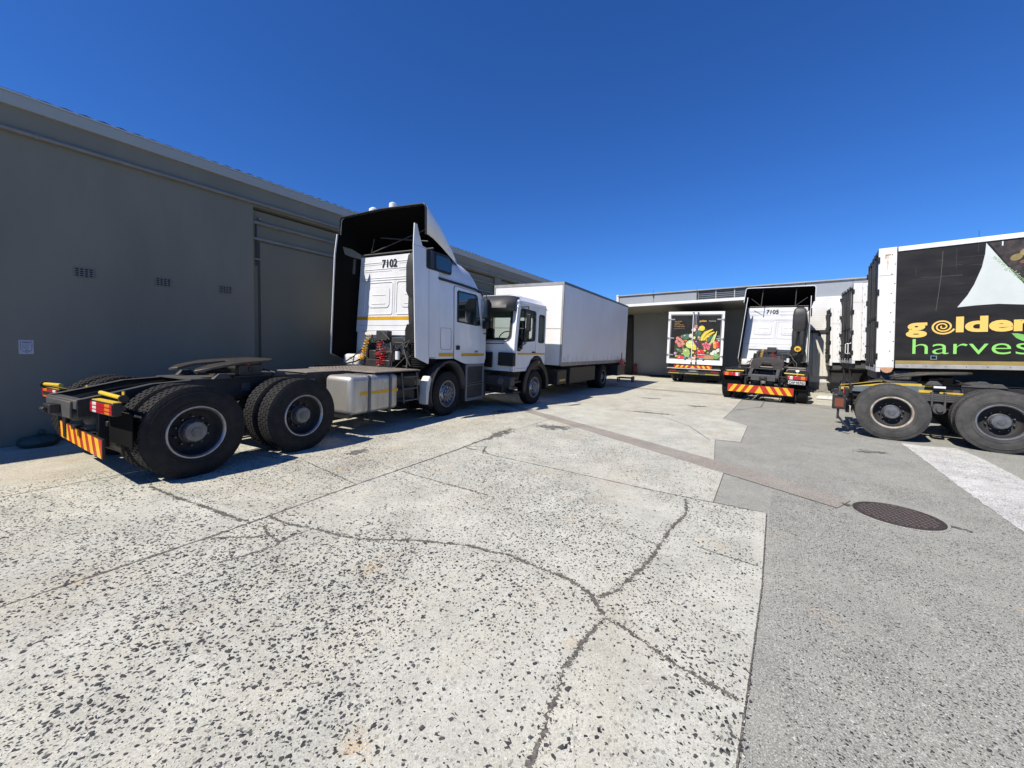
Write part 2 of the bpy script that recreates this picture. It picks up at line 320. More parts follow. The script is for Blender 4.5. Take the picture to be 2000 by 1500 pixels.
# irregular cracks: ragged ribbons of dark dirt, lying on the slabs
def ragged(pts, w0, w1, z=0.0095, mm=CRACK, name='pavement_crack', step=0.009, jit=1.0):
    w0 *= .45; w1 *= .75; crumbs = name == 'pavement_crack' and jit >= .9
    P = [Vector(p) for p in pts]; q = [P[0]]
    for a, b in zip(P, P[1:]):
        n = max(1, int((b - a).length / step)); d = (b - a).normalized(); nn = Vector((-d.y, d.x))
        for k in range(1, n + 1):
            q.append(a.lerp(b, k / n) + nn * random.gauss(0, 0.0065 * jit) * (0 if k == n else 1))
    rows = []; w = (w0 + w1) / 2
    for i, p in enumerate(q):
        d = (q[min(i + 1, len(q) - 1)] - q[max(0, i - 1)]).normalized(); nn = Vector((-d.y, d.x))
        w = max(w0, min(w1, w + random.gauss(0, (w1 - w0) * 0.45)))
        e = min(1, (min(i, len(q) - 1 - i) + 1) / 5)
        l = p + nn * w * e * random.uniform(.35, .65); r = p - nn * w * e * random.uniform(.35, .65)
        rows.append([(l.x, l.y, gz(l.x) + z), (r.x, r.y, gz(r.x) + z)])
    if crumbs:
        cr = MB()
        for p in q:
            for _ in range(3):
                x = p.x + random.gauss(0, w1 * .42); y = p.y + random.gauss(0, w1 * .42); k = random.randint(4, 5); r_ = random.uniform(.0012, .0065); vs = []
                for i in range(k):
                    t = 2 * pi * i / k + random.uniform(-.4, .4); vs.append((x + r_ * cos(t), y + r_ * sin(t) * .7, gz(x) + z + .0003))
                cr.add(vs, [tuple(range(k))])
        tag(part('crack_crumbs', cr, CRACK, yard, smooth=0), kind='stuff')
    return part(name, MB().grid(rows), mm, yard, smooth=0)
ragged([(-5.46, 1.45), (-4.81, 1.50), (-4.42, 1.55), (-4.12, 1.58), (-3.82, 1.61), (-3.73, 1.64)], .012, .05)
ragged([(-3.69, 1.79), (-3.42, 1.80), (-3.24, 1.85), (-3.06, 1.90), (-2.85, 1.93), (-2.69, 1.98), (-2.27, 2.24), (-1.90, 2.40), (-1.71, 2.42), (-1.59, 2.46), (-1.30, 2.44), (-1.11, 2.44), (-0.97, 2.40), (-0.85, 2.34), (-0.81, 2.28), (-0.74, 2.21)], .009, .04)
ragged([(-0.84, 2.35), (-0.75, 2.49), (-0.71, 2.72), (-0.66, 3.00), (-0.64, 3.32), (-0.63, 3.63), (-0.56, 4.09), (-0.62, 4.49)], .009, .038)
ragged([(-0.73, 2.19), (-0.76, 2.02), (-0.77, 1.86), (-0.78, 1.72), (-0.74, 1.57), (-0.74, 1.48), (-0.71, 1.40), (-0.71, 1.32), (-0.69, 1.20), (-.68, .9)], .006, .03)
ragged([(-0.73, 2.19), (-0.62, 2.18), (-0.50, 2.13), (-0.40, 2.09), (-0.31, 2.06), (-0.15, 2.03), (-0.04, 2.01)], .008, .035)
ragged([(-0.91, 3.33), (-0.67, 3.28)], .004, .009); ragged([(-0.39, 3.43), (-0.20, 3.40), (0.03, 3.38)], .005, .014)
ragged([(-3.72, 3.36), (-3.15, 3.35), (-2.40, 3.35)], .005, .02)
ragged([(-3.65, 1.31), (-3.58, 1.39), (-3.40, 1.51), (-3.35, 1.62), (-3.54, 1.67)], .008, .03)
ragged([(-3.35, 1.62), (-3.15, 1.60), (-3.17, 1.70), (-3.15, 1.83)], .008, .03); ragged([(-3.15, 1.60), (-3.11, 1.54), (-3.14, 1.39), (-3.2, 1.2)], .008, .035)
ragged([(-3.84, 4.83), (-3.6, 5.0), (-3.44, 4.66)], .008, .04); ragged([(-3.91, 4.8), (-3.7, 4.72), (-3.5, 4.78), (-3.3, 4.64)], .006, .03)
ragged([(-2.0, 10.0), (-1.2, 9.0), (-0.7, 7.8)], .006, .012); ragged([(-6.1, 2.6), (-5.0, 2.9), (-3.8, 2.75)], .004, .012)
ragged([(-0.57, 12.3), (0.1, 13.7), (0.2, 15.2)], .01, .03)
# long straight saw-cut joints given a broken edge
ragged([(-3.68, -1.0), (-3.67, 0.74), (-3.67, 1.32), (-3.70, 1.79), (-3.77, 2.77), (-3.85, 4.75)], .018, .04, z=0.0088, jit=.5)
ragged([(-3.44, 4.65), (-2.10, 4.60), (-0.88, 4.55), (0.08, 4.57)], .012, .03, z=0.0088, jit=.5)
ragged([(0.10, 4.57), (0.05, 3.08), (0.0, 2.29), (-0.04, 1.68), (-.03, .6)], .008, .014, z=0.0088, jit=.25)

OIL = mat('oil_stain', (0.10, 0.095, 0.085), 0.6, var=0.9, vscale=5, vcol=(0.25, 0.23, 0.19))
def blot(cx, cy, rx, ry, rot, n=40, z=0.0102, name='oil_stain', m=OIL, rough=.3, sp=9):
    ph = [random.uniform(0, 6.28) for _ in range(6)]
    # broken patch: many small ragged flecks that thin out towards the rim
    mb = MB()
    for _ in range(n * sp):
        a = random.uniform(0, 6.28); r = abs(random.gauss(0, .5)); r = min(r, 1.25)
        u = rx * r * cos(a); v = ry * r * sin(a) * (1 + .3 * sin(3 * a + ph[0])); x = cx + u * cos(rot) - v * sin(rot); y = cy + u * sin(rot) + v * cos(rot)
        s = random.uniform(.008, .035) * (1.2 - .6 * r); k = random.randint(5, 7); vs = []
        for i in range(k):
            t = 2 * pi * i / k; q = s * random.uniform(.5, 1.2); vs.append((x + q * 1.6 * cos(t), y + q * sin(t), gz(x) + z + random.uniform(0, .0006)))
        mb.add(vs, [tuple(range(k))])
    return tag(part(name, mb, m, yard, smooth=0), kind='stuff')
blot(-3.45, 7.05, .42, .30, .2); blot(-3.93, 5.85, .16, .75, .1, sp=6); blot(-2.3, 10.3, .9, .12, .1, sp=4)
blot(-5.3, 8.0, .25, .5, .1, sp=5); blot(-1.5, 12.5, .35, .2, .4, sp=4); blot(-3.0, 13.5, .5, .15, .2, sp=4); blot(1.6, 8.6, .3, .12, .5, sp=4, z=.003); blot(-4.9, 3.6, .12, .2, .2, sp=5)
RUST = mat('rust_stain', (0.40, 0.25, 0.13), 0.9, var=0.7, vscale=6, vcol=(0.5, 0.42, 0.3))

# dark angular aggregate showing in the worn surface
import numpy as np
def aggregate(name, x0, x1, y0, y1, dens, smin, smax, z, inside, seed, m, sh=.2, K=5):
    rg = np.random.default_rng(seed); n = int((x1 - x0) * (y1 - y0) * dens)
    px = rg.uniform(x0, x1, n); py = rg.uniform(y0, y1, n)
    # patchy density from a few sine fields
    fld = np.sin(px * 2.1 + 1.3 * np.sin(py * 1.7)) + np.sin(py * 2.6 + 2 * np.sin(px * .9 + 1)) + .8 * np.sin(px * 5.3 + py * 4.1)
    keep = inside(px, py) & (rg.uniform(-2.6, 1.6, n) < fld + sh)
    px, py = px[keep], py[keep]; n = len(px)
    size = smin + (smax - smin) * rg.beta(1.1, 3.6, n); el = rg.uniform(.15, .9, n); ro = rg.uniform(0, pi, n)
    ang = np.sort(rg.uniform(0, 2 * pi, (n, K)), axis=1) * .55 + np.linspace(0, 2 * pi, K, endpoint=False)[None, :] * .45
    rad = size[:, None] * rg.uniform(.75, 1.15, (n, K))
    u = rad * np.cos(ang); v = rad * np.sin(ang) * el[:, None]
    X = px[:, None] + u * np.cos(ro)[:, None] - v * np.sin(ro)[:, None]; Y = py[:, None] + u * np.sin(ro)[:, None] + v * np.cos(ro)[:, None]
    Z = -TILT * X + z
    co = np.stack([X, Y, Z], -1).reshape(-1, 3).astype(np.float32)
    me = bpy.data.meshes.new(name); me.vertices.add(n * K); me.vertices.foreach_set('co', co.ravel())
    me.loops.add(n * K); me.loops.foreach_set('vertex_index', np.arange(n * K, dtype=np.int32))
    me.polygons.add(n); me.polygons.foreach_set('loop_start', np.arange(0, n * K, K, dtype=np.int32)); me.polygons.foreach_set('loop_total', np.full(n, K, dtype=np.int32))
    me.update(); me.validate()
    me.materials.append(m); o = bpy.data.objects.new(name, me); COL.objects.link(o); o.parent = yard; return tag(o, kind='stuff')
STONE = mat('dark_aggregate', (0.018, 0.019, 0.022), 0.7, var=0.6, vscale=25, vcol=(0.15, 0.15, 0.15))
pale_in = lambda x, y: (x < np.where(y < 4.57, -0.0, -0.4)) & (x > -8.8)
aggregate('aggregate_stones', -6.5, 0.08, -0.6, 4.56, 2300, .0025, .019, .0092, pale_in, 1, STONE)
aggregate('aggregate_stones', -4.5, 0.0, 0.3, 2.3, 420, .010, .024, .0093, pale_in, 12, STONE, sh=-.3)
aggregate('aggregate_stones', -7.5, 0.0, 4.6, 9.5, 700, .005, .02, .0092, lambda x, y: (x < -0.4) & (y < 5.55 - .57 * x), 2, STONE)
aggregate('aggregate_stones', 0.06, 6.5, -0.6, 6.5, 2000, .0035, .013, .0012, lambda x, y: (x > .12) & ((x < 2.1) | (x > 2.95)) & (((x - 1.2) ** 2 + (y - 5.3) ** 2) > .25) & (y < 4.5 + 20 * (x - .12)), 3, STONE)
aggregate('aggregate_stones', -0.35, 8.0, 6.0, 13.0, 420, .004, .014, .0012, lambda x, y: ((x < 2.1) | (x > 3.05)) & (y > 6.35 - .6 * x) & ((y < 9.9) | (x > .0)) & ((y > 8.05) | (x > -.45)) & ((x > -.12) | (y < 8.0)), 4, STONE)
STW = mat('pale_aggregate', (0.62, 0.6, 0.54), 0.8, var=0.5, vscale=14)
aggregate('aggregate_stones', -4.5, 6.0, -0.6, 4.5, 1200, .003, .010, .0091, lambda x, y: x < -.0, 5, STW, sh=1.5)
aggregate('aggregate_stones', 0.06, 5.0, -0.6, 5.5, 700, .003, .009, .0011, lambda x, y: x > .15, 6, STW, sh=1.0)
aggregate('aggregate_stones', 2.1, 2.95, 3.6, 9.5, 1300, .003, .014, .0066, lambda x, y: x > 0, 8, STONE, sh=.0)

# manhole cover with a raised chequer pattern
IRON = mat('cast_iron', (0.045, 0.037, 0.033), 0.6, metal=0.4, var=0.8, vscale=30, vcol=(0.12, 0.09, 0.075), bump=0.3, bscale=80)
mcx, mcy = 1.2, 5.30
mh = empty('manhole_cover', 'round cast iron cover at the end of the reddish channel strip', 'manhole cover'); frame(mh, mcx, mcy, radians(12)); mh.matrix_world = mh.matrix_world @ Matrix.Diagonal((.84, .84, 1, 1))
part('cover_plate', MB().lathe([(0.004, .40), (0.010, .40), (0.010, .375), (0.006, .37), (0.006, .36)], (0, 0, 0), 'z', 48, cap0=False).add([(.36 * cos(2 * pi * k / 48), .36 * sin(2 * pi * k / 48), .006) for k in range(48)], [tuple(range(48))]), IRON, mh)
tr = MB()
for i in range(-7, 8):
    for j in range(-7, 8):
        x, y = i * .052, j * .052
        if x * x + y * y < .34 ** 2:
            a = pi / 4 if (i + j) % 2 else -pi / 4
            tr.box(x - .019, x + .019, y - .008, y + .008, .0062, .0115, rot=zrot(a))
part('raised_tread', tr, mat('worn_iron', (0.17, 0.14, 0.125), 0.5, metal=0.3, var=0.6, vscale=30), mh)['kind'] = 'stuff'
part('cover_ring', MB().lathe([(0.002, .43), (0.008, .425), (0.008, .405), (0.002, .402)], (0, 0, 0), 'z', 48), GREYC, mh)
ragged([(mcx - .34, mcy + .03), (mcx - .44, mcy + .07)], .05, .12, z=.010); ragged([(mcx + .33, mcy - .03), (mcx + .48, mcy - .08), (mcx + .46, mcy - .13)], .03, .07, z=.004)

# ================================================================== LEFT BUILDING
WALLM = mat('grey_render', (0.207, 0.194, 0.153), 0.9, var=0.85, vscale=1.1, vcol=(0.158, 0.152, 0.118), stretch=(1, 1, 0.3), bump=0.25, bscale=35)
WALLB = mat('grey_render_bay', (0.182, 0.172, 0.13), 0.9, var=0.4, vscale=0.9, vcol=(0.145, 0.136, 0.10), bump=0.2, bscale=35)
FASCIA = mat('pale_grey_fascia', (0.33, 0.345, 0.325), 0.6, var=0.4, vscale=1.2, vcol=(0.3, 0.31, 0.3))
ROOFS = mat('dark_roof_sheet', (0.06, 0.06, 0.062), 0.7, var=0.5, vscale=5)
PIPEM = mat('painted_pipe', (0.22, 0.21, 0.19), 0.6, var=0.4, vscale=4)
lb = empty('warehouse_building', 'long dark grey rendered warehouse wall in shade along the left of the yard', 'warehouse')
WZ = 0.0
def wbox(name, x0, x1, y0, y1, z0, z1, m, parent=lb, bevel=0): return part(name, MB().box(x0, x1, y0, y1, z0, z1), m, parent, bevel=bevel)
wbox('wall', WALLX - .3, WALLX, -12, 4.08, WZ, 5.05, WALLM)
wbox('wall', WALLX - .3, WALLX, 4.08, 27.0, 4.60, 5.048, WALLM)         # band above the recessed bays
wbox('wall', WALLX - .3, WALLX, 8.3, 8.75, WZ, 4.598, WALLM); wbox('wall', WALLX - .3, WALLX, 12.9, 13.35, WZ, 4.597, WALLM)
wbox('wall', WALLX - .3, WALLX, 17.5, 26.0, WZ, 4.596, WALLM)
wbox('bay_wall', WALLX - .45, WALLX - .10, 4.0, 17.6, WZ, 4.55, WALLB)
wbox('fascia_board', WALLX - .02, WALLX + .05, -12, 27, 5.0, 5.17, FASCIA, bevel=.004)
wbox('fascia_edge', WALLX + .03, WALLX + .065, -12, 27, 5.172, 5.195, mat('zinc_edge', (0.5, 0.52, 0.52), 0.4, metal=0.4), bevel=.003)
rf = MB(); n = 390
rows = []
for k in range(n + 1):
    y = -12 + 39 * k / n; h = .016 * (1 + cos(2 * pi * y / .19)) ** 1.6
    rows.append([(WALLX + .055, y, 5.197 + h * .42), (WALLX - 9, y, 5.60 + h)])
part('roof', MB().grid(rows), ROOFS, lb)
def conduit(y0, y1, x, z, r, name='wall_pipe', br=1.6):
    part(name, MB().tube([(x, y0, z), (x, (y0 + y1) / 2, z + .004), (x, y1, z)], r, 10), PIPEM, lb)
    y = y0 + .4
    while y < y1:
        if y > -1: part('pipe_bracket', MB().lathe([(-.02, r + .008), (.02, r + .008)], (x, y, z), 'y', 10, True, True).box(WALLX - .14, x, y - .012, y + .012, z - .02, z + .02), PIPEM, lb)
        y += br
conduit(-12, 26, WALLX + .045, 4.66, .033)
conduit(4.1, 17, WALLX - .07, 4.30, .036, br=2.2)
bay = MB()
for a, b in ((4.24, 8.15), (8.95, 12.75)):
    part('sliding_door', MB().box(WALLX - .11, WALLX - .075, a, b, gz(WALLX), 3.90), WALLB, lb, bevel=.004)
    part('door_rail', MB().box(WALLX - .13, WALLX - .04, a - .15, b + .1, 3.93, 3.985), PIPEM, lb, bevel=.004)
    part('door_frame', MB().box(WALLX - .13, WALLX - .09, a - .035, a - .012, 0, 3.92).box(WALLX - .13, WALLX - .07, a - .075, a - .055, 3.4, 4.28), mat('dark_steel', (0.05, 0.05, 0.05), 0.6), lb)
part('door_bracket', MB().box(WALLX - .13, WALLX - .05, 4.09, 4.25, 3.52, 3.545), PIPEM, lb); part('door_bracket', MB().box(WALLX - .13, WALLX - .03, 4.2, 4.26, 4.36, 4.40), PIPEM, lb)
DARKV = mat('vent_hole', (0.012, 0.012, 0.012), 0.9)
VENTM = mat('vent_terracotta', (0.17, 0.165, 0.155), 0.85, var=0.3, vscale=10)
for i, y in enumerate((1.65, 2.61, 3.565)):
    v = empty('air_brick', ['air brick in the shaded grey wall, leftmost and nearest of the three', 'air brick in the shaded grey wall, middle one of the three', 'air brick in the shaded grey wall, nearest the recessed bay'][i], 'vent', 'air bricks in the grey wall')
    v.location = (WALLX, y, 2.80)
    part('backing', MB().box(-.02, .002, -.105, .105, -.07, .07), DARKV, v)
    g = MB()
    for k in range(5): zc = -.066 + k * .033; g.box(.002, .012, -.108, .108, zc - .0075, zc + .0075)
    for k in range(5): yc = -.1 + k * .05; g.box(.0025, .0135, yc - .008, yc + .008, -.072, .072)
    part('grille', g, VENTM, v, bevel=.001)
pn = empty('paper_notice', 'small white printed notice with a shield outline pasted on the grey wall', 'notice'); pn.location = (WALLX, 1.06, 1.635)
PAPER = mat('paper', (0.52, 0.51, 0.55), 0.8, var=0.3, vscale=20); INK = mat('ink', (0.12, 0.12, 0.2), 0.8)
part('sheet', MB().box(0, .003, -.068, .068, -.10, .10), PAPER, pn)
o1 = [(-.055, .085), (.055, .085), (.055, -.03), (.035, -.062), (0, -.082), (-.035, -.062), (-.055, -.03)]; o2 = [(u * .9, v * .92 + .001) for u, v in o1]
part('shield_outline', curve_mesh([o1, o2], .001, YZ(.0042)), INK, pn, smooth=0)
ln = MB().box(.0037, .0047, -.04, .04, .058, .07)
for k in range(6): ln.box(.0037, .0047, -.038, .038 - .01 * (k % 3), .042 - k * .014, .046 - k * .014)
part('printed_lines', ln.box(.0037, .0047, -.012, .012, -.06, -.045), INK, pn, smooth=0)

# green bag at the foot of the wall
def blob(c, r, seed, nu=22, nv=14, amp=.16, flat_=0.0):
    rr = random.Random(seed); ph = [(rr.uniform(1, 5), rr.uniform(1, 5), rr.uniform(0, 6.28)) for _ in range(6)]; rows = []
    for j in range(nv + 1):
        th = pi * j / nv; row = []
        for i in range(nu + 1):
            a = 2 * pi * (i % nu) / nu; d = sum(sin(p * cos(a) * 2 + q * th + s) for p, q, s in ph) / 6
            k = 1 + amp * d; z = cos(th) * k
            row.append((c[0] + r[0] * sin(th) * cos(a) * k, c[1] + r[1] * sin(th) * sin(a) * k, c[2] + r[2] * max(z, -1 + flat_)))
        rows.append(row)
    return MB().grid(rows)
bagm = mat('green_plastic_sheet', (0.035, 0.07, 0.06), 0.45, var=0.6, vscale=8, bump=0.4, bscale=18)
bg_ = empty('refuse_bag', 'dark green plastic bag slumped at the foot of the grey wall', 'bag'); bg_.location = (-8.66, 1.12, gz(-8.66))
part('bag_body', blob((0, 0, .075), (.17, .21, .1), 5, flat_=.2), bagm, bg_)
part('bag_neck', MB().tube([(0, 0, .14), (.02, .02, .19), (.05, .03, .22)], .025, 8, r1=.045), bagm, bg_)

# ================================================================== FAR BUILDING
FWALL = mat('canopy_back_wall', (0.34, 0.34, 0.325), 0.85, var=0.5, vscale=0.8, vcol=(0.27, 0.265, 0.25), bump=0.15, bscale=20)
FSHEET = mat('grey_cladding', (0.26, 0.28, 0.30), 0.6, var=0.4, vscale=1.0, vcol=(0.2, 0.21, 0.22))
WB = mat('whitewashed_brick', (0.68, 0.68, 0.66), 0.8, var=0.5, vscale=2.5, vcol=(0.5, 0.48, 0.44), stretch=(1, 1, .5))
CREAM = mat('cream_door', (0.62, 0.60, 0.54), 0.6, var=0.5, vscale=3, vcol=(0.45, 0.42, 0.36), stretch=(3, 1, .4))
CANW = mat('canopy_white', (0.7, 0.7, 0.68), 0.6, var=0.3, vscale=2)
SOFF = mat('soffit_grey', (0.33, 0.31, 0.265), 0.85, var=0.4, vscale=1)
BRN = mat('brown_door', (0.07, 0.062, 0.05), 0.7, var=0.5, vscale=2)
fb = empty('loading_bay_building', 'pale warehouse with a deep white-edged canopy closing the far end of the yard', 'warehouse')
part('back_wall', MB().box(-6.95, 1.6, 26.0, 26.3, 0, 4.25), FWALL, fb)
part('end_wall', MB().box(-9.3, -6.95, 26.05, 26.3, 0, 4.25), BRN, fb)
part('door_frame', MB().box(-6.99, -6.9, 25.93, 26.0, 0, 3.9).box(-8.9, -6.9, 25.95, 26.05, 3.9, 4.05), mat('black_trim', (0.03, 0.03, 0.03), 0.7), fb)
for x in (-8.3, -7.62):
    part('brown_door', MB().box(x - .3, x + .3, 26.0, 26.045, .25, 2.3), BRN, fb, bevel=.01)
    part('door_panel', MB().box(x - .06, x + .06, 25.985, 26.0, .9, 1.5), mat('dull_glass', (0.13, 0.13, 0.13), 0.4), fb)
part('canopy_soffit', MB().box(-8.9, 1.68, 22.3, 26.0, 4.13, 4.24).box(-6.42, 1.68, 21.62, 22.3, 4.131, 4.238), SOFF, fb)
part('canopy_edge', MB().box(-6.45, 1.7, 21.5, 21.62, 4.12, 4.255), CANW, fb, bevel=.006)
# clad fascia above: separate sheets
xs_ = [-6.6, -4.75, -2.62]
for a, b in zip(xs_, xs_[1:]): part('cladding_panel', MB().box(a + .006, b - .006, 21.75, 21.8, 4.25, 4.74), FSHEET, fb, bevel=.003)
part('cladding_panel', MB().box(1.75, 3.35, 21.75, 21.8, 4.05, 4.74), FSHEET, fb, bevel=.003)
part('cladding_panel', MB().box(0.6, 1.74, 21.75, 21.8, 4.25, 4.74), FSHEET, fb, bevel=.003)
part('cladding_panel', MB().box(3.36, 14, 21.75, 21.8, 4.05, 4.74), FSHEET, fb, bevel=.003)
part('roof_edge', MB().box(-6.68, 14, 21.68, 21.86, 4.742, 4.80), mat('roof_edge_grey', (0.33, 0.32, 0.29), 0.7, var=.5, vscale=1), fb, bevel=.006)
part('gable_post', MB().box(-6.74, -6.62, 21.7, 21.95, 4.2, 4.84), CANW, fb, bevel=.006)
part('roof', MB().box(-6.6, 14, 21.9, 34, 4.74, 4.79, rot=Matrix.Rotation(radians(1.5), 3, 'X'), piv=(0, 21.9, 4.76)), ROOFS, fb)
STRIPW = mat('dusty_louvre', (0.11, 0.12, 0.125), 0.6, var=.6, vscale=5, vcol=(.2, .2, .2))
for k in range(4):
    a = -2.60 + k * .80
    w_ = part('high_window', MB().box(a, a + .79, 21.80, 21.83, 4.27, 4.73), mat('dull_pane', (0.05, 0.06, 0.07), 0.3, var=.5, vscale=6), fb)
    fr = MB()
    for j in range(5): fr.box(a + .02, a + .77, 21.775, 21.80, 4.29 + j * .09, 4.325 + j * .09)
    part('louvre_slat', fr, STRIPW, w_)
    part('window_mullion', MB().box(a - .02, a + .02, 21.755, 21.80, 4.252, 4.74), FASCIA, w_)
part('roof_bracket', MB().box(-4.78, -4.74, 21.66, 21.78, 4.60, 4.76).box(-4.765, -4.755, 21.7, 21.72, 4.76, 4.95).box(-2.66, -2.62, 21.66, 21.75, 4.3, 4.76).box(-2.645, -2.635, 21.7, 21.72, 4.76, 4.92), mat('black_trim', (0.03, 0.03, 0.03), 0.7), fb)
# white brick wall right of the canopy: every course row of bricks, joined (far too small to pick apart)
part('white_wall', MB().box(1.72, 14, 21.55, 21.9, 0.35, 4.06), WB, fb)
br = MB()
for j in range(46):
    z = .38 + j * .08
    if z > 3.98: break
    for i in range(5):
        x = 1.73 + i * .215 + (.107 if j % 2 else 0)
        br.box(x, min(x + .205, 2.745), 21.538, 21.551 , z, z + .07)
tag(part('brick', br, WB, fb, smooth=0), kind='stuff')
part('white_plinth', MB().box(1.2, 14, 21.5, 21.9, gz(14), .35), mat('stone_footing', (.3, .29, .26), .9, var=.7, vscale=6, bump=.5, bscale=15), fb)
fd = part('cream_sliding_door', MB().box(2.02, 2.62, 21.44, 21.50, .62, 2.50), CREAM, fb, bevel=.005)
for k in range(5): part('door_board', MB().box(2.025 + k * .119, 2.14 + k * .119, 21.425, 21.44, .63, 2.49), CREAM, fb, bevel=.003)
part('door_rail', MB().box(1.75, 2.6, 21.36, 21.44, 2.50, 2.62), GREYP, fb, bevel=.005)
part('door_hanger', MB().box(2.2, 2.28, 21.34, 21.40, 2.36, 2.56), GREYP, fb)
# red posts before the back wall, rubble at its foot
for i, x in enumerate((-6.72,)):
    p = empty('red_post', 'short dull red post standing against the shaded wall under the canopy', 'post'); frame(p, x, 25.72, 0)
    part('post_shaft', MB().lathe([(0, .10), (.72, .10), (.76, .06)], (0, 0, 0), 'z', 14, True, True), mat('dull_red_paint', (.14, .02, .02), .6, var=.5, vscale=5), p)
    part('post_foot', MB().box(-.16, .16, -.16, .16, 0, .03), BLACK, p)
rb = random.Random(11)
WOODD = mat('dark_timber', (.05, .04, .035), .9, var=.6, vscale=5)
for i, (x, y, l, a) in enumerate(((-6.3, 25.55, 1.1, .03), (-5.1, 25.6, 1.3, -.05))):
    t = empty('timber_beam', ['dark timber lying at the wall foot beside the red post', 'longer dark timber lying at the wall foot nearer the fruit delivery truck'][i], 'beam', 'timbers along the far wall'); frame(t, x, y, a)
    part('beam', MB().box(-l / 2, l / 2, -.09, .09, 0, .11), WOODD, t, bevel=.01)
rubm = mat('rubble', (.22, .2, .17), .95, var=.8, vscale=8, vcol=(.1, .1, .07), bump=.6, bscale=20)
rub = MB()
for _ in range(150):
    x = rb.uniform(1.3, 3.2); y = 21.45 - abs(rb.gauss(0, .25)); s = rb.uniform(.03, .11)
    rub.lathe([(0, s), (s * .7, s * rb.uniform(.5, .9)), (s, s * .2)], (x, y, gz(x) + .0), 'z', 6, False, True)
tag(part('rubble_heap', rub, rubm, yard, smooth=0), kind='stuff')
for i in range(4):
    t = empty('metal_pole', ['pale metal pole on the ground before the white wall, nearest the yard', 'second pale metal pole on the ground before the white wall', 'third pale metal pole on the ground before the white wall', 'pale metal pole on the ground closest to the white wall'][i], 'pole', 'poles lying by the white wall'); frame(t, 2.55 + .05 * i, 17.6 + .32 * i, radians(-4 + 3 * i))
    part('pole', MB().tube([(-.75, 0, .05), (.95, 0, .06)], .035, 8), mat('pale_pole', (.55, .55, .52), .5, var=.5, vscale=6), t)

# ================================================================== WHEELS
def tyre_mesh(r=.525, w=.29, blocks=True):
    h = w / 2
    prof = [(-h + .035, .29), (-h + .01, .31), (-h, .37), (-h + .004, .44), (-h + .02, r - .045), (-h + .03, r - .014), (-h + .045, r - .010), (h - .045, r - .010), (h - .03, r - .014), (h - .02, r - .045), (h - .004, .44), (h, .37), (h - .01, .31), (h - .035, .29)]
    mb = MB().lathe(prof, (0, 0, 0), 'x', 56)
    for s in (-1, 1):                                   # sidewall rings
        for rr, q in ((.345, .004), (.455, .003)):
            k = s * (h - (.001 if rr < .4 else .008)); mb.lathe([(k, rr - .006), (k + s * q, rr), (k, rr + .006)], (0, 0, 0), 'x', 48)
    if blocks:
        nb = 46; wv = (w - .07) / 4
        for k in range(nb):
            for j in range(4):
                t0 = 2 * pi * (k + (.5 if j % 2 else 0)) / nb; t1 = t0 + 2 * pi / nb * .74
                x0 = -h + .035 + j * wv + .004; x1 = x0 + wv - .008; r0, r1 = r - .014, r + .001
                vs = [(x, rr * cos(t), rr * sin(t)) for x in (x0, x1) for t in (t0, t1) for rr in (r0, r1)]
                mb.add(vs, [(1, 3, 7, 5), (0, 1, 5, 4), (2, 6, 7, 3), (0, 2, 3, 1), (4, 5, 7, 6)])
            for s in (-1, 1):                           # shoulder lugs
                t0 = 2 * pi * (k + .1) / nb; t1 = t0 + 2 * pi / nb * .6
                vs = [(s * xx, rr * cos(t), rr * sin(t)) for xx, rr in ((h - .036, r - .001), (h - .018, r - .045), (h - .05, r - .02)) for t in (t0, t1)]
                mb.add(vs, [(0, 1, 3, 2), (0, 2, 4), (1, 5, 3)])
    return mesh_of(mb, 30)
def rim_rear_mesh():      # deep dish, outer side +x; lip at the tyre face
    mb = MB().lathe([(.126, .306), (.137, .296), (.137, .284), (.122, .272), (.112, .268)], (0, 0, 0), 'x', 48)
    return mesh_of(mb, 40)
def disc_mesh():
    mb = MB().lathe([(.113, .268), (.10, .262), (.02, .256), (-.01, .235), (-.03, .20), (-.035, .12)], (0, 0, 0), 'x', 40)
    for k in range(8):
        t = 2 * pi * (k + .5) / 8; mb.lathe([(-.026, .026), (-.024, .020)], (0, .205 * cos(t), .205 * sin(t)), 'x', 10, True)
    return mesh_of(mb, 40)
def hub_mesh(d0=-.035, d1=.10):
    mb = MB().lathe([(d0, .135), (d0 + .05, .135), (d0 + .06, .125), (d1 - .02, .12), (d1, .108), (d1 + .004, .05), (d1 + .012, .045), (d1 + .012, .01)], (0, 0, 0), 'x', 36, False, True)
    for k in range(10):
        t = 2 * pi * k / 10; c = (0, .112 * cos(t), .112 * sin(t))
        mb.lathe([(d1 - .045, .011), (d1 - .012, .010)], c, 'x', 8, False, True)
    return mesh_of(mb, 35)
def nuts_mesh(rr, d0, d1, n=10, s=.016):
    mb = MB()
    for k in range(n):
        t = 2 * pi * k / n; mb.lathe([(d0, s), (d1 - .01, s), (d1, s * .6)], (0, rr * cos(t), rr * sin(t)), 'x', 6, False, True)
    return mesh_of(mb, 20)
def rim_front_mesh():
    mb = MB().lathe([(.118, .305), (.132, .296), (.132, .282), (.11, .27), (.06, .262), (.03, .25), (.05, .215), (.112, .17), (.122, .16), (.122, .11)], (0, 0, 0), 'x', 48)
    for k in range(10):
        t = 2 * pi * (k + .5) / 10; mb.lathe([(.094, .001), (.096, .001)], (0, .2 * cos(t), .2 * sin(t)), 'x', 6)
    return mesh_of(mb, 40)
def holes_mesh():
    mb = MB()
    for k in range(10):
        t = 2 * pi * (k + .5) / 10; c = Vector((.088, .205 * cos(t), .205 * sin(t)))
        mb.lathe([(-.01, .020), (.0, .022), (.004, .020)], c, 'x', 10, True, True)
    return mesh_of(mb, 30)
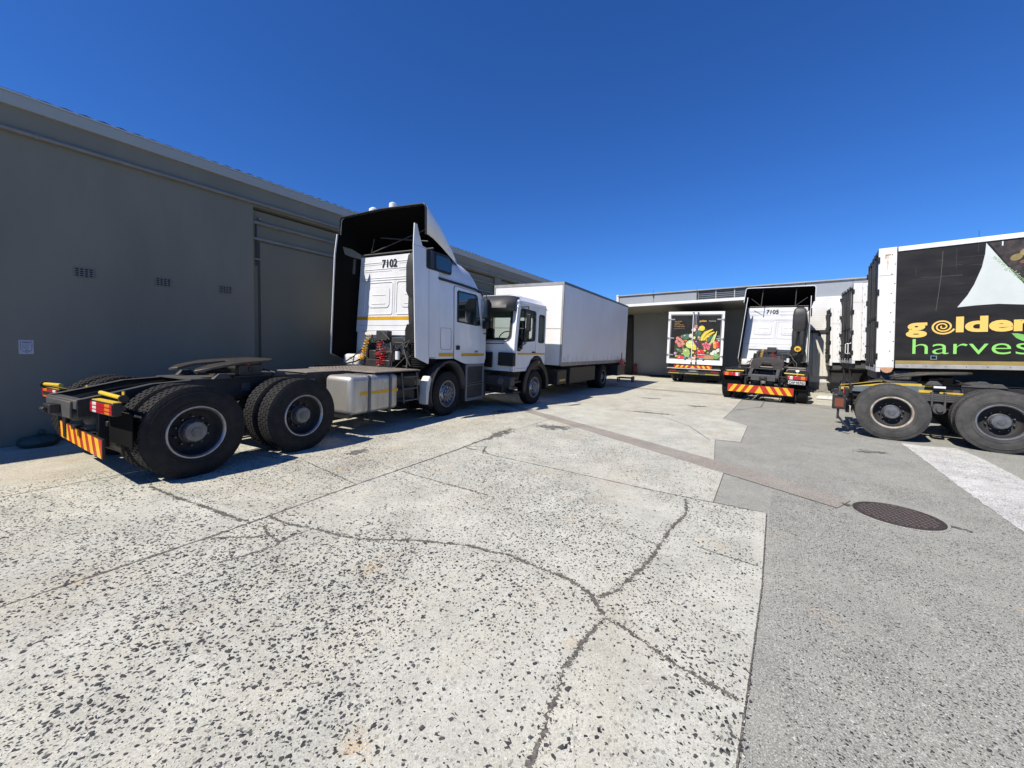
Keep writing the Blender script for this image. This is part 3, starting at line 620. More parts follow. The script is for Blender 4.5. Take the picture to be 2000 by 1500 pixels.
TYRE = tyre_mesh(); TYREF = tyre_mesh(.51, .29, False); RREAR = rim_rear_mesh(); DISC = disc_mesh(); HUBM = hub_mesh(); NUTS = nuts_mesh(.168, -.03, .02, 10, .014)
RFRONT = rim_front_mesh(); HOLES = holes_mesh(); HUBF = hub_mesh(.09, .17); NUTF = nuts_mesh(.142, .12, .165, 10, .017); HUBR = hub_mesh(-.035, .07)
def inst(name, me, m, parent, rot=None, loc=None):
    o = bpy.data.objects.new(name, me); COL.objects.link(o); o.parent = parent
    if not me.materials: me.materials.append(m)
    if me.materials[0] is not m: o.material_slots[0].link = 'OBJECT'; o.material_slots[0].material = m
    if loc: o.location = loc
    if rot: o.rotation_euler = rot
    return o
def wheel(root, x, y, side, kind, rub=RUBBER, rim=RIM, r=.525, k=1.0, label=None):
    a = random.uniform(0, 1)
    w = inst('wheel', TYRE if kind != 'front' else TYREF, rub, root, rot=(a, 0, 0 if side > 0 else pi), loc=(x, y, r * k)); w.scale = (k, k, k)
    if kind == 'front':
        inst('rim', RFRONT, rim, w); inst('hand_holes', HOLES, RIMD, w); inst('hub_cap', HUBF, HUB, w); inst('wheel_nuts', NUTF, CHROME if rim is RIM else HUB, w)['kind'] = 'stuff'
    elif kind == 'outer':
        inst('rim', RREAR, rim, w); inst('rim_disc', DISC, RIMD, w); inst('hub_cap', HUBM, HUB, w); inst('wheel_nuts', NUTS, HUB, w)['kind'] = 'stuff'
    return w
def duals(root, y, **kw):
    for s in (-1, 1):
        wheel(root, s * 1.075, y, s, 'outer', **kw); wheel(root, s * .735, y, s, 'inner', **kw)

# ================================================================== TRACTOR UNIT
def chevron(root, x0, x1, z0, z1, y, n=7, tri=True, cat='chevron_board', oneway=False):
    b = part(cat, MB().box(x0 - .01, x1 + .01, y, y + .02, z0 - .01, z1 + .01), BLACK, root, bevel=.002)
    part('red_backing', MB().box(x0, x1, y - .004, y, z0, z1), REDREF, b)
    W_ = x1 - x0; c = (x0 + x1) / 2; H_ = z1 - z0; sw = W_ / (2 * n + 1) * .95; sl = H_ * .62
    F = XZ(y - .0055)
    def clip(p):
        return [(max(x0, min(x1, u)), v) for u, v in p]
    if tri: part('yellow_stripe', curve_mesh([[(c - sw * 1.05, z0), (c + sw * 1.05, z0), (c, z1 - H_ * .05)]], .002, F), YELB, b, smooth=0)
    k = 0; u = sw * (1.9 if tri else .4)
    while u < W_ / 2 - .02:
        for s in (-1, 1):
            p = [(c + s * (u + sl * .6 - .0), z0), (c + s * (u + sw + sl * .6), z0), (c + s * (u + sw - sl * .4), z1), (c + s * (u - sl * .4), z1)]
            p = clip(p)
            if abs(p[0][0] - p[1][0]) > .01 or abs(p[2][0] - p[3][0]) > .01: part('yellow_stripe', curve_mesh([p], .002, F), YELB, b, smooth=0)
        u += sw * 2
    if oneway:
        for c_ in list(b.children):
            if c_.name.startswith('yellow_stripe'): bpy.data.objects.remove(c_)
        u = x0 - sl * .4
        while u < x1:
            p = [(u + sl, z0), (u + sl + sw, z0), (u + sw, z1), (u, z1)]
            if p[1][0] > x0 + .02 and p[3][0] < x1 - .02: part('yellow_stripe', curve_mesh([clip(p)], .002, F), YELB, b, smooth=0)
            u += sw * 2
    return b
def tail_lamp(root, xi, xo, y, z0, z1, mir=1):
    h = part('tail_lamp', MB().box(min(xi, xo), max(xi, xo), y, y + .07, z0, z1), BLACK, root, bevel=.008)
    L_ = xo - xi; segs = ((0.03, .12, LRED), (.13, .30, LWHT), (.31, .68, LRED), (.69, .90, LAMB), (.91, .985, LRED))
    for a, b, m in segs:
        u0, u1 = xi + L_ * a, xi + L_ * b
        part('lamp_lens', MB().box(min(u0, u1), max(u0, u1), y - .012, y, z0 + .012, z1 - .012), m, h, bevel=.004)
    for zz in (z0 + (z1 - z0) * .36, z0 + (z1 - z0) * .66):
        part('lens_rib', MB().box(min(xi, xo) + .02, max(xi, xo) - .02, y - .016, y - .011, zz - .004, zz + .004), LRED, h)
    return h
def coil(p0, p1, r, turns, sag=0.0, tr=.0075):
    p0, p1 = Vector(p0), Vector(p1); pts = []; n = turns * 10
    d = (p1 - p0).normalized(); a = d.cross(Vector((0, 1, 0.1))).normalized(); b = a.cross(d)
    for i in range(n + 1):
        t = i / n; c = p0.lerp(p1, t); c.y -= sag * sin(pi * t); ang = 2 * pi * turns * t + .5 * sin(t * 9)
        rr = r * (1 + .15 * sin(t * 23)); pts.append(c + a * rr * cos(ang) + b * rr * sin(ang))
    return MB().tube(pts, tr, 6)

def rring(y0, y1, hw, z, rf, rr, n=5, cx=0):      # horizontal rounded rectangle ring
    out = []
    for (sx, yy, a0, r) in ((1, y1, 0, rf), (-1, y1, 90, rf), (-1, y0, 180, rr), (1, y0, 270, rr)):
        sy = -1 if yy == y1 else 1
        for k in range(n + 1):
            a = radians(a0 + 90 * k / n); out.append((cx + sx * (hw - r) + r * cos(a), yy + sy * r + r * sin(a), z))
    return out

def tractor(x, y, yaw, label, number, tilt=TILT, simple_cab=False, rub=RUBBER, rim=RIM, rimset=None, yellow_rail=False, stripe=True, plate=None, far=False, stripe_rear=True, fw=1.02, tall=1.0, badge=None, pitch=0.0, lean=.03, group='tractor units parked in the yard', deflector_trim=None, speed=None, cabdx=0.0):
    R = empty('tractor_unit', label, 'truck', group); frame(R, x, y, yaw, tilt, pitch)
    # --- chassis
    top = [(-.74, .90), (-.45, .955), (-.1, 1.03), (.3, 1.05), (6.0, 1.05)]; bot = [(6.0, .79), (.3, .79), (-.1, .78), (-.5, .74), (-.74, .72)]
    for s in (-1, 1):
        rl = MB().prism(top + bot, 0, .012 * s, YZ(.42 * s))
        fl = [[(.42 * s, a, b + .001), (.33 * s, a, b + .001)] for a, b in top]; rl.grid(fl); rl.grid([[(p[0], p[1], p[2] - .012) for p in r] for r in fl])
        fl = [[(.42 * s, a, b), (.34 * s, a, b)] for a, b in bot]; rl.grid(fl)
        part('chassis_rail', rl, CHASS, R, smooth=20)
        part('rail_flange_top', MB().grid([[(.425 * s, a, b + .003), (.34 * s, a, b + .003)] for a, b in top]), CHASSG, R)
        if yellow_rail:
            tt = top[:4] + [(.62, 1.05)]; part('yellow_rail_cap', MB().prism([(a, b + .012) for a, b in tt] + [(a, b - .035) for a, b in tt[::-1]], 0, .012, YZ(.462 if s > 0 else -.474)), YELP, R)
    for yy in (-.70, .55, 1.9, 2.7, 3.4): part('cross_member', MB().box(-.42, .42, yy - .05, yy + .05, .80, .97 if yy > 0 else .90), CHASSG, R, bevel=.01)
    part('rear_cross_plate', MB().box(-.34, .34, -.775, -.745, .70, .885), CHASSG, R, bevel=.01)
    part('tow_jaw', MB().box(-.1, .1, -.86, -.775, .74, .84).tube([(-.05, -.88, .79), (.05, -.88, .79)], .022, 10), CHASS, R, bevel=.008)
    # axles and air springs
    for yy in (0, 1.335):
        part('axle', MB().tube([(-.95, yy, .525), (.95, yy, .525)], .075, 12).lathe([(-.2, .05), (-.14, .19), (.14, .19), (.2, .05)], (0, yy, .53), 'y', 20), CHASS, R)
        sp = MB()
        for s in (-1, 1): sp.box(s * .50 - .05, s * .50 + .05, yy - .55, yy + .5, .60, .66).box(s * .50 - .04, s * .50 + .04, yy - .08, yy + .08, .66, .78)
        part('suspension_arm', sp, CHASS, R, bevel=.01)
    for s in (-1, 1):
        for yy in (-.5, .42, 1.75):
            part('air_spring', MB().lathe([(.50, .07), (.52, .115), (.56, .13), (.60, .115), (.63, .13), (.68, .13), (.72, .115), (.74, .06)], (s * (.20 if yy < -.4 else .52), yy, 0), 'z', 18, True, True), GREYP if yy < -.4 else BLACK, R)
    part('propshaft', MB().tube([(0, 1.5, .6), (0, 4.2, .72)], .06, 10), CHASS, R)
    part('air_tank', MB().lathe([(2.05, .06), (2.07, .13), (2.75, .13), (2.77, .06)], (-.72, 0, .72), 'y', 18, True, True), CHASSG, R)
    part('battery_box', MB().box(-1.2, -.55, 2.9, 3.7, .45, 1.0), CHASS, R, bevel=.02)
    # rear end
    for s in (-1, 1):
        tail_lamp(R, s * .64, s * 1.16, -.70 if far or s > 0 else -.60, .795, .925)
        part('lamp_bracket', MB().box(min(s * .43, s * 1.1), max(s * .43, s * 1.1), -.62, -.58, .84, .88), CHASS, R)
        part('mudguard_tube', MB().tube([(s * .56, -.60, .985), (s * 1.08, -.60, .965)], .021, 10), YELP if not yellow_rail else CHASS, R)
        0 if (not far and s < 0) else part('mud_flap', MB().box(min(s * .66, s * 1.2), max(s * .66, s * 1.2), -.57, -.56, .46, .80), LINING, R)
        if not far: part('lamp_top_tape', MB().box(min(s * .65, s * 1.15), max(s * .65, s * 1.15), -.695 if s > 0 else -.595, -.63 if s > 0 else -.53, .926, .934), YELP, R)
        part('mudguard_end_cap', MB().lathe([(0, .04), (.03, .04)], (s * 1.1 - .015, -.6, .96), 'x', 12, True, True), BLACK, R)
        if not far: part('yellow_tag', MB().box(s * .47 - .0, s * .47 + .06 * s, -.40, -.39, .88, .97), YELP, R)
    if plate:
        pl = part('number_plate', MB().box(.68, 1.12, -.705, -.695, .66, .77), mat('plate_white', (.5, .5, .5), .4), R)
        part('plate_text', text_mesh(plate, .105, XZ(-.708), .003, .85, .002, 'CENTER'), mat('plate_black', (.02, .02, .03), .5), pl, smooth=0).location = (.90, 0, .675)
    if not yellow_rail:
        if far: chevron(R, -1.0, .84, .275, .52, -.72)
        else:
            cv = chevron(R, -.84, .84, .335, .525, 0, n=6, tri=False, oneway=True); cv.rotation_euler = (0, 0, radians(-5)); cv.location = (.06, -.625, 0)
        part('bumper_bar', MB().box(-.8, .8, -.52, -.47, .34, .46), BLACK, R, bevel=.01)
        for q in (-.5, .45): part('bumper_hanger', MB().box(q - .035, q + .035, -.60, -.42, .36, .78), BLACK, R, bevel=.01)
    else:
        part('bumper_bar', MB().box(-.9, .9, -.66, -.6, .42, .55), CHASS, R, bevel=.01)
        part('end_marker', MB().box(.92, 1.17, -.88, -.66, .50, .80), CHASS, R, bevel=.015); part('rust_brown_lens', MB().box(1.171, 1.177, -.84, -.70, .55, .72), mat('brown_lens', (.16, .045, .02), .4), R)
        part('lamp_hanger', MB().box(.55, 1.2, -.80, -.72, .79, .815).box(1.08, 1.13, -.8, -.76, .3, .8).tube([(1.1, -.78, .35), (1.12, -.6, .12)], .02, 8), CHASS, R)
        for k in range(4): part('leaf_spring', MB().box(.58, .66, .667 - .62 + k * .09, .667 + .62 - k * .09, .86 - k * .035, .89 - k * .035), CHASSG, R, bevel=.004)
        part('spring_clamp', MB().box(.56, .69, .57, .60, .64, .93).box(.56, .69, .74, .77, .64, .93).lathe([(0, .1), (.16, .09)], (.66, .667, .62), 'x', 18, True, True).lathe([(.16, .05), (.2, .045)], (.66, .667, .62), 'x', 14, False, True), CHASSG, R, bevel=.004)
        part('side_plate', MB().prism([(-.6, .84), (.5, .84), (.5, 1.02), (-.1, 1.0), (-.6, .93)], 0, .01, YZ(.47)), mat('blue_grey_plate', (.12, .15, .17), .6, var=.6, vscale=6), R)
        part('yellow_bracket', MB().box(.5, .53, .42, .60, .9, .95).box(.5, .53, .7, 1.0, .9, .93), YELP, R)
        part('white_tag', MB().box(.5, .505, .62, .78, 1.0, 1.04), WHITE, R)
    # --- fifth wheel
    F5 = empty('fifth_wheel'); F5.parent = R; F5.location = (0, fw, 0)
    f5t = (.34 if deflector_trim else .06)
    pl = []
    for k in range(25):
        a = -pi * .5 + pi * k / 24 * 1.0; pl.append((.47 * cos(a) * 1.0, .06 + .34 * sin(a) if a < 0 else .06 + .40 * sin(a)))
    right = [(.10, -.05), (.19, -.42), (.23, -.60), (.34, -.66), (.46, -.52), (.50, -.2), (.49, .12), (.40, .34), (.22, .44), (0, .46)]
    poly = right + [(-u, v) for u, v in right[-2::-1]]
    def tilt5(u, v, w): return Vector((u, v, 1.262 + w + f5t * (v + .1) - (max(0, -v - .35) * .25)))
    part('top_plate', curve_mesh([poly], .035, tilt5), GREASE, F5, bevel=.006, smooth=30)
    part('jaw_pedestal', MB().box(-.44, -.34, -.16, .16, 1.08, 1.235).box(.34, .44, -.16, .16, 1.08, 1.235).box(-.5, .5, -.26, .26, 1.055, 1.085).tube([(-.46, 0, 1.17), (.46, 0, 1.17)], .035, 10), LINING if far else GREASE, F5, bevel=.01)
    part('mounting_plate', MB().box(-.45, .45, -.75, .8, 1.052, 1.066), CHASSG, F5)
    part('release_handle', MB().tube([(.40, .2, 1.16), (.62, .25, 1.12)], .012, 8), GREASE, F5)
    for q, z_ in ((-.28, 1.0), (-.22, .96), (.26, .99)): part('brake_hose', MB().tube([(q, -.6, .86), (q + .02, -.2, z_ - .06), (q - .03, .3, z_), (q + .01, 1.0, z_ - .03), (q - .02, 1.8, z_), (q, 2.7, z_ + .02)], .014, 6), BLACK, R)
    for q in (-.47, .47):
        for yy in (.62, 1.42): part('ramp_bracket', MB().prism([(yy - .12, 1.055), (yy + .12, 1.055), (yy + .05, 1.13), (yy - .05, 1.13)], -.04, .04, YZ(q)), CHASSG, R, bevel=.006)
    for yy in (.18, .95, 2.0): part('spring_bolts', MB().box(.432, .45, yy - .06, yy + .06, .86, .98).lathe([(0, .012), (.02, .01)], (.45, yy - .03, .89), 'x', 6, False, True).lathe([(0, .012), (.02, .01)], (.45, yy + .03, .95), 'x', 6, False, True), CHASSG, R)
    # --- wheels
    rs = rimset or (rim, rim)
    for i, yy in enumerate((0, 1.335)): duals(R, yy, rub=rub, rim=rs[i])
    FY = 4.85
    for s in (-1, 1): wheel(R, s * 1.06, FY, s, 'front', rub=rub, rim=RIM, r=.51)
    # --- tank, steps, deck
    tk = part('fuel_tank', MB().box(.56, 1.19, 2.16, 3.28, .385, 1.04), ALU, R, bevel=.085, segs=5, smooth=50)
    for yy in (2.56, 3.06): part('tank_strap', curve_mesh([rrect(.548, 1.202, .373, 1.052, .095), rrect(.56, 1.19, .385, 1.04, .085)], .055, lambda u, v, w, yy=yy: Vector((u, yy + w, v))), mat('strap_steel', (.09, .10, .12), .45, metal=.4), tk)
    part('filler_cap', MB().lathe([(1.035, .05), (1.06, .055), (1.085, .05)], (.98, 2.84, 0), 'z', 16, False, True), BLACK, tk)
    for a, b in ((2.36, 2.525), (2.595, 3.025), (3.095, 3.25)): part('tank_reflector', MB().box(1.191, 1.194, a, b, .71, .765), YELREF, tk)
    part('tank_label', MB().box(1.191, 1.193, 2.89, 2.97, .89, .96), mat('pale_label', (.45, .47, .42), .6), tk)
    part('tank_shelf', MB().box(.45, 1.1, 2.2, 2.28, .33, .39).box(.45, 1.1, 3.1, 3.18, .33, .39), CHASS, tk)
    lad = MB().tube([(1.17, 3.38, 1.04), (1.20, 3.42, .46)], .016, 8).tube([(1.17, 3.80, 1.04), (1.20, 3.84, .46)], .016, 8)
    for k in range(3): z = .50 + k * .23; lad.box(1.05, 1.2, 3.41, 3.82, z - .012, z + .012)
    part('access_ladder', lad, CHASSG, R)
    part('exhaust_box', MB().box(.5, 1.02, 3.36, 3.95, .48, 1.0), CHASS, R, bevel=.03)
    part('deck_plate', MB().box(-.62, 1.16, 2.72, 3.92, 1.07, 1.092), DECK, R, bevel=.004)
    part('deck_plate', MB().box(-.40, .40, 1.95, 2.70, 1.066, 1.082), DECK, R, bevel=.004)
    if not far:
        dl = MB()
        for i in range(17):
            for j in range(14): dl.box(-.56 + i * .1, -.52 + i * .1, 2.78 + j * .08, 2.795 + j * .08, 1.092, 1.097)
        part('deck_tread', dl, DECK, R, smooth=0)['kind'] = 'stuff'
    if not yellow_rail and not far: part('marker_lamp', MB().box(-.60, -.52, 1.55, 1.63, 1.10, 1.24), mat('orange_red_marker', (.5, .10, .05), .4, var=.4, vscale=20), R, bevel=.012)
    part('rail_marker', MB().box(.434, .438, .88, .95, .93, .955), LRED, R)
    # --- front mudguards, steps, bumper
    for s in (-1, 1):
        arc = []
        for k in range(15):
            a = radians(-22 + 224 * k / 14); arc.append((FY - cos(a + pi) * -.0 + .64 * cos(a), .52 + .66 * sin(a)))
        arc = [(FY + .64 * cos(radians(a)), .56 + .66 * sin(radians(a))) for a in range(0, 206, 12)]
        rows = [[(s * .86, u, v), (s * 1.24, u, v)] for u, v in arc]; part('wheel_arch', MB().grid(rows), GREYP, R, solid=.02)
        lip = [[(s * 1.24, FY + q * cos(radians(a)), .56 + q * 1.03 * sin(radians(a))) for q in (.64, .685)] for a in range(0, 190, 12)]
        part('arch_lip', MB().grid(lip), GREYP, R, solid=.012)
        fp = MB().prism([(FY - .78, .36), (FY - .71, .34), (FY - .68, .60), (FY - .60, .88), (FY - .66, .95), (FY - .77, .80)], -.10, .10, YZ(s * 1.12))
        part('rear_wing_guard', fp, DIRTYW, R, bevel=.02)
        st = part('step_panel', MB().box(min(s * .9, s * 1.23), max(s * .9, s * 1.23), 5.52, 6.32, .28, 1.18), GREYP, R, bevel=.03)
        part('step_frame', curve_mesh([rrect(5.50, 6.34, .26, 1.16, .05), rrect(5.56, 6.28, .70, 1.10, .04), rrect(5.56, 6.28, .33, .64, .04)], .02, YZ(s * 1.238)), mat('light_grey_plastic', (.16, .165, .17), .5), st, smooth=0)
        part('step_tread', MB().box(min(s * 1.1, s * 1.25), max(s * 1.1, s * 1.25), 5.56, 6.28, .655, .69), BLACK, st)
    part('front_bumper', MB().box(-1.23, 1.23, 6.30, 6.52, .30, .92), GREYP, R, bevel=.05)
    # --- cab
    T = tall
    cab = MB()
    rear = 4.38
    lv = [(1.30, rear, 6.43, 1.21, .12), (1.9, rear, 6.46, 1.22, .12), (2.15, rear, 6.45, 1.22, .13), (2.95, rear, 6.22, 1.215, .14), (3.02, rear, 6.19, 1.21, .15), (3.22, rear, 6.08, 1.18, .22), (3.38, rear, 5.95, 1.14, .28), (3.50, rear, 5.76, 1.07, .34), (3.58, rear, 5.48, .97, .4), (3.63, rear, 5.1, .8, .3)]
    cab.loft([rring(y0, y1, hw, z, rf, .06, 5) for z, y0, y1, hw, rf in lv])
    cb = part('cab_body', cab, WHITE, R, smooth=50)
    # arch fill and lower door
    for s in (-1, 1):
        sd_ = [(rear, 1.42), (rear, 1.34), (FY - .42, 1.34), (FY - .2, 1.29)] ; 
        dp = [(5.02, 1.30), (5.35, 1.20), (5.50, 1.17), (6.36, 1.15), (6.42, 1.30), (6.44, 2.05), (6.20, 2.93), (5.06, 2.95), (5.02, 2.9)]
        dh = [(5.12, 2.14), (5.98, 2.10), (6.17, 2.12), (6.02, 2.83), (5.94, 2.87), (5.16, 2.87), (5.12, 2.82)]
        part('door_gap', curve_mesh([[(a - .008 if a < 5.1 else a + .006, b + (.008 if b > 2 else -.004)) for a, b in dp]], .006, YZ(s * 1.221)), BLACK, cb, smooth=0)
        dr = part('door', curve_mesh([dp], .012, YZ(s * 1.229)), WHITE, R, bevel=.003, smooth=0)
        part('window_seal', curve_mesh([[(a, b) for a, b in dh]], .004, YZ(s * 1.236)), BLACK, dr, smooth=0)
        gh = [(5.17, 2.17), (5.92, 2.14), (6.11, 2.16), (5.99, 2.80), (5.92, 2.83), (5.19, 2.83)]
        part('window_pane', curve_mesh([gh], .004, YZ(s * 1.2395)), GLASSD, dr, smooth=0)
        part('door_handle', MB().box(min(s * 1.235, s * 1.25), max(s * 1.235, s * 1.25), 5.08, 5.22, 1.50, 1.60), BLACK, dr, bevel=.006)
        part('quarter_frame', MB().box(min(s * 1.233, s * 1.243), max(s * 1.233, s * 1.243), 5.90, 5.93, 2.14, 2.84), BLACK, dr)
        part('side_locker', curve_mesh([rrect(4.52, 4.92, 1.50, 1.98, .05), rrect(4.527, 4.913, 1.507, 1.973, .045)], .006, YZ(s * 1.221)), mat('gap_and_shade_grey', (.2, .2, .21), .7), cb, smooth=0)
        part('drip_rail', MB().grid([[(s * 1.222, a, b), (s * 1.25, a, b + .005), (s * 1.25, a, b + .05), (s * 1.222, a, b + .05)] for a, b in ((4.42, 3.0), (5.3, 2.99), (5.9, 2.97), (6.16, 2.93), (6.24, 2.86))]), BLACK, cb)
        if stripe:
            part('side_stripe', MB().box(min(s * 1.223, s * 1.226), max(s * 1.223, s * 1.226), 4.14, 5.0, 1.352, 1.42), YELREF, cb)
            part('side_stripe', MB().box(min(s * 1.235, s * 1.238), max(s * 1.235, s * 1.238), 5.30, 6.34, 1.352, 1.42), YELREF, dr)
        if badge: 
            part('door_number', text_mesh(badge, .075, (lambda u, v, w, s=s: Vector((s * 1.2365 + w, s * u, v))), .0, 1.0, .002, shear=.2), BLACK, dr, smooth=0).location = (0, 5.88 if s > 0 else 6.2, 1.44)
        # cab rear-side fairing panel: white outside, black inside
        fo = [(3.69, 1.34), (4.10, 1.20), (4.12, 1.34), (4.44, 1.34), (4.44, 3.56), (4.05, 3.56), (3.90, 3.58), (3.80, 3.80), (3.74, 3.97), (3.66, 3.97), (3.63, 3.52)]
        fp_ = part('side_fairing', curve_mesh([fo], .022, YZ(s * 1.223)), WHITE, R, bevel=.004, smooth=0)
        part('fairing_lining', curve_mesh([[(a + (.03 if a < 3.8 else -.01), b) for a, b in fo]], .012, YZ(s * 1.203)), LINING, fp_, smooth=0)
        part('fairing_seam', MB().box(min(s * 1.2345, s * 1.236), max(s * 1.2345, s * 1.236), 3.64, 4.40, 3.545, 3.552).box(min(s * 1.2345, s * 1.236), max(s * 1.2345, s * 1.236), 4.10, 4.108, 1.35, 3.55), mat('gap_and_shade_grey', (.2, .2, .21), .7), fp_)
        # dark upper quarter window on the fairing
        part('upper_window', curve_mesh([rrect(4.02, 4.88, 3.16, 3.56, .06, rs=(.16, .03, .05, .06))], .03, YZ(s * 1.238)), BLACK, fp_, bevel=.006, smooth=0)
        part('upper_window_pane', curve_mesh([rrect(4.32, 4.84, 3.21, 3.50, .06)], .004, YZ(s * 1.256)), GLASSD, fp_, smooth=0)
        part('upper_window_louvre', MB().lathe([(3.19, .055), (3.53, .055)], (s * 1.235, 4.17, 0), 'z', 16, True, True), GREYP, fp_)
        up = [(4.05, 3.56), (4.44, 3.56), (4.95, 3.56), (4.95, 3.30), (4.86, 3.10), (4.44, 3.10)]
        # mirrors
        mr = empty('mirror'); mr.parent = R; mr.location = ((.46, 0, 0) if far and not yellow_rail and s > 0 else (0, 0, 0))
        if far and not yellow_rail and s > 0: part('mirror_bar', MB().tube([(s * .9, 6.2, 2.9), (s * 1.1, 6.28, 2.91), (s * 1.34, 6.30, 2.8)], .016, 8).tube([(s * .9, 6.3, 1.93), (s * 1.3, 6.32, 1.94)], .016, 8), BLACK, mr)
        part('mirror_housing', MB().box(min(s * 1.25, s * 1.42), max(s * 1.25, s * 1.42), 6.20, 6.36, 2.30, 2.80).box(min(s * 1.26, s * 1.41), max(s * 1.26, s * 1.41), 6.20, 6.34, 2.04, 2.26), BLACK, mr, bevel=.035)
        part('mirror_arm', MB().tube([(s * 1.2, 6.22, 2.88), (s * 1.33, 6.30, 2.92), (s * 1.34, 6.30, 2.78)], .014, 8).tube([(s * 1.2, 6.32, 1.92), (s * 1.33, 6.32, 1.93), (s * 1.34, 6.30, 2.06)], .014, 8), BLACK, mr)
        part('mirror_glass', MB().box(min(s * 1.27, s * 1.40), max(s * 1.27, s * 1.40), 6.192, 6.198, 2.33, 2.77), CHROME, mr)
    part('windscreen', MB().grid([[(xx, 6.468 - abs(xx) ** 3 * .05, 2.08), (xx, 6.26 - abs(xx) ** 3 * .05, 2.93)] for xx in (-1.05, -.8, -.4, 0, .4, .8, 1.05)]), GLASSD, cb)
    part('grille', MB().box(-.8, .8, 6.42, 6.47, 1.1, 1.9), GREYP, cb, bevel=.02)
    # rear wall of the cab with its pressings
    y0 = rear
    rw = part('rear_panel', MB().box(-1.205, 1.14, y0 - .025, y0, 1.86, 3.60), WHITE, R, bevel=.012)
    for (a, b) in ((-.98, -.06), (.06, .98)):
        part('pressed_frame', curve_mesh([rrect(a, b, 2.26, 3.0, .05), rrect(a + .012, b - .012, 2.272, 2.988, .045)], .012, XZ(y0 - .031)), WHITE, rw, smooth=0, bevel=.002)
        part('pressed_panel', curve_mesh([rrect(a + .16, b - .10, 2.42, 2.88, .09)], .012, XZ(y0 - .031)), WHITE, rw, bevel=.005, smooth=0)
        part('pressed_rib', MB().box(a + .26, b - .22, y0 - .045, y0 - .037, 2.50, 2.52).box(a + .26, b - .22, y0 - .045, y0 - .037, 2.70, 2.72), WHITE, rw, bevel=.004)
    sh = MB()
    for zz in (3.05, 3.10, 3.30, 3.45): sh.box(-1.18, 1.1, y0 - .034, y0 - .025, zz - .009, zz + .009)
    sh.box(-1.1, 1.1, y0 - .034, y0 - .025, 1.9, 1.915)
    part('swage_line', sh, WHITE, rw, bevel=.006)
    part('swage_shade_line', MB().box(-1.11, 1.11, y0 - .028, y0 - .0245, 3.035, 3.041).box(-1.11, 1.11, y0 - .028, y0 - .0245, 2.01, 2.016), mat('gap_and_shade_grey', (.2, .2, .21), .7), rw)  # thin grey lines coloured in as the shade of the pressed grooves
    GAP_SHADE = mat('gap_and_shade_grey', (.2, .2, .21), .7)
    for zz in (3.395, 3.24): part('swage_shade_line', MB().box(-1.08, -.12, y0 - .0275, y0 - .0245, zz, zz + .008).box(.12, 1.08, y0 - .0275, y0 - .0245, zz, zz + .008), GAP_SHADE, rw)
    part('panel_joint', MB().box(-.004, .004, y0 - .028, y0 - .0245, 2.26, 3.0), GAP_SHADE, rw)
    for (a, b) in ((-.82, -.16), (.22, .88)): part('pressing_shadow', curve_mesh([rrect(a - .012, b + .012, 2.408, 2.892, .1), rrect(a, b, 2.42, 2.88, .09)], .002, XZ(y0 - .0265)), mat('pressing_shade', (.42, .42, .43), .6), rw, smooth=0)  # grey outline painted as the shade round each pressed panel
    if stripe_rear: part('rear_stripe', MB().box(-1.19, 1.05, y0 - .029, y0 - .0255, 2.14, 2.215), YELREF, rw)
    nm = part('fleet_number', text_mesh(number, .24, XZ(y0 - .038), .006, 1.05, .002, 'CENTER'), BLACK, rw, smooth=0); nm.location = (-.20, 0, 3.33)
    part('cab_sill', MB().box(-.95, 1.0, y0 - .06, y0 + .02, 1.79, 1.855), WHITE, rw, bevel=.006)
    part('cab_shoulder', MB().box(-1.14, -.60, y0 + .06, y0 + .1, 1.35, 1.78).box(.62, 1.14, y0 + .06, y0 + .1, 1.35, 1.78), WHITE, rw, bevel=.01)
    part('dark_cab_base', MB().box(-1.0, 1.0, y0 + .1, y0 + .3, 1.06, 1.78), BLACK, rw)
    # intake and exhaust stacks at the right rear corner
    ix = .86
    rgs = []
    for z, hw, hd in ((2.55, .20, .12), (2.72, .25, .15), (3.25, .26, .15), (3.48, .22, .14), (3.58, .12, .10)):
        rgs.append([(p[0], p[1], z) for p in rring(y0 - .05 - 2 * hd, y0 - .05, hw, z, .08, .08, 4, cx=ix)])
    part('intake_stack', MB().loft(rgs), GREYP, R, smooth=60)
    for q in (-.125, .125): part('intake_pipe', MB().lathe([(1.95, .085), (2.0, .095), (2.1, .10), (2.4, .12), (2.62, .115)], (ix + q, y0 - .19, 0), 'z', 18, True, True), GREYP, R, smooth=60)
    part('intake_base', MB().loft([[(p[0], p[1], z) for p in rring(y0 - .34, y0 - .05, hw, z, .05, .05, 4, cx=ix)] for z, hw in ((1.62, .24), (1.9, .25), (2.02, .20))]), BLACK, R)
    bl = MB()
    for k in range(12): z = 1.12 + k * .045; bl.lathe([(z, .14), (z + .011, .17), (z + .022, .17), (z + .034, .14)], (ix + .05, y0 - .2, 0), 'z', 16)
    part('rubber_bellows', bl, BLACK, R)
    if speed:
        part('speed_plate', MB().lathe([(-.01, .12), (0, .12)], (ix, y0 - .40, 1.84), 'y', 28, True, True), YELP, R)
        part('speed_disc', MB().lathe([(-.016, .105), (-.008, .105)], (ix, y0 - .408, 1.84), 'y', 28, True, True), YELB, R)
        part('speed_text', text_mesh(speed, .14, XZ(y0 - .43), .004, .9, .002, 'CENTER'), BLACK, R, smooth=0).location = (ix, 0, 1.79)
    # roof deflector: an open-backed hood
    secs = []
    prof = [(5.25, 3.58, 1.12, .10), (5.0, 3.74, 1.20, .22), (4.75, 3.92, 1.25, .33), (4.45, 4.12, 1.29, .43), (4.15, 4.28, 1.32, .50), (3.92, 4.38, 1.37, .58), (3.86, 4.39, 1.38, .60)]
    hz = .09 if deflector_trim else 0.0
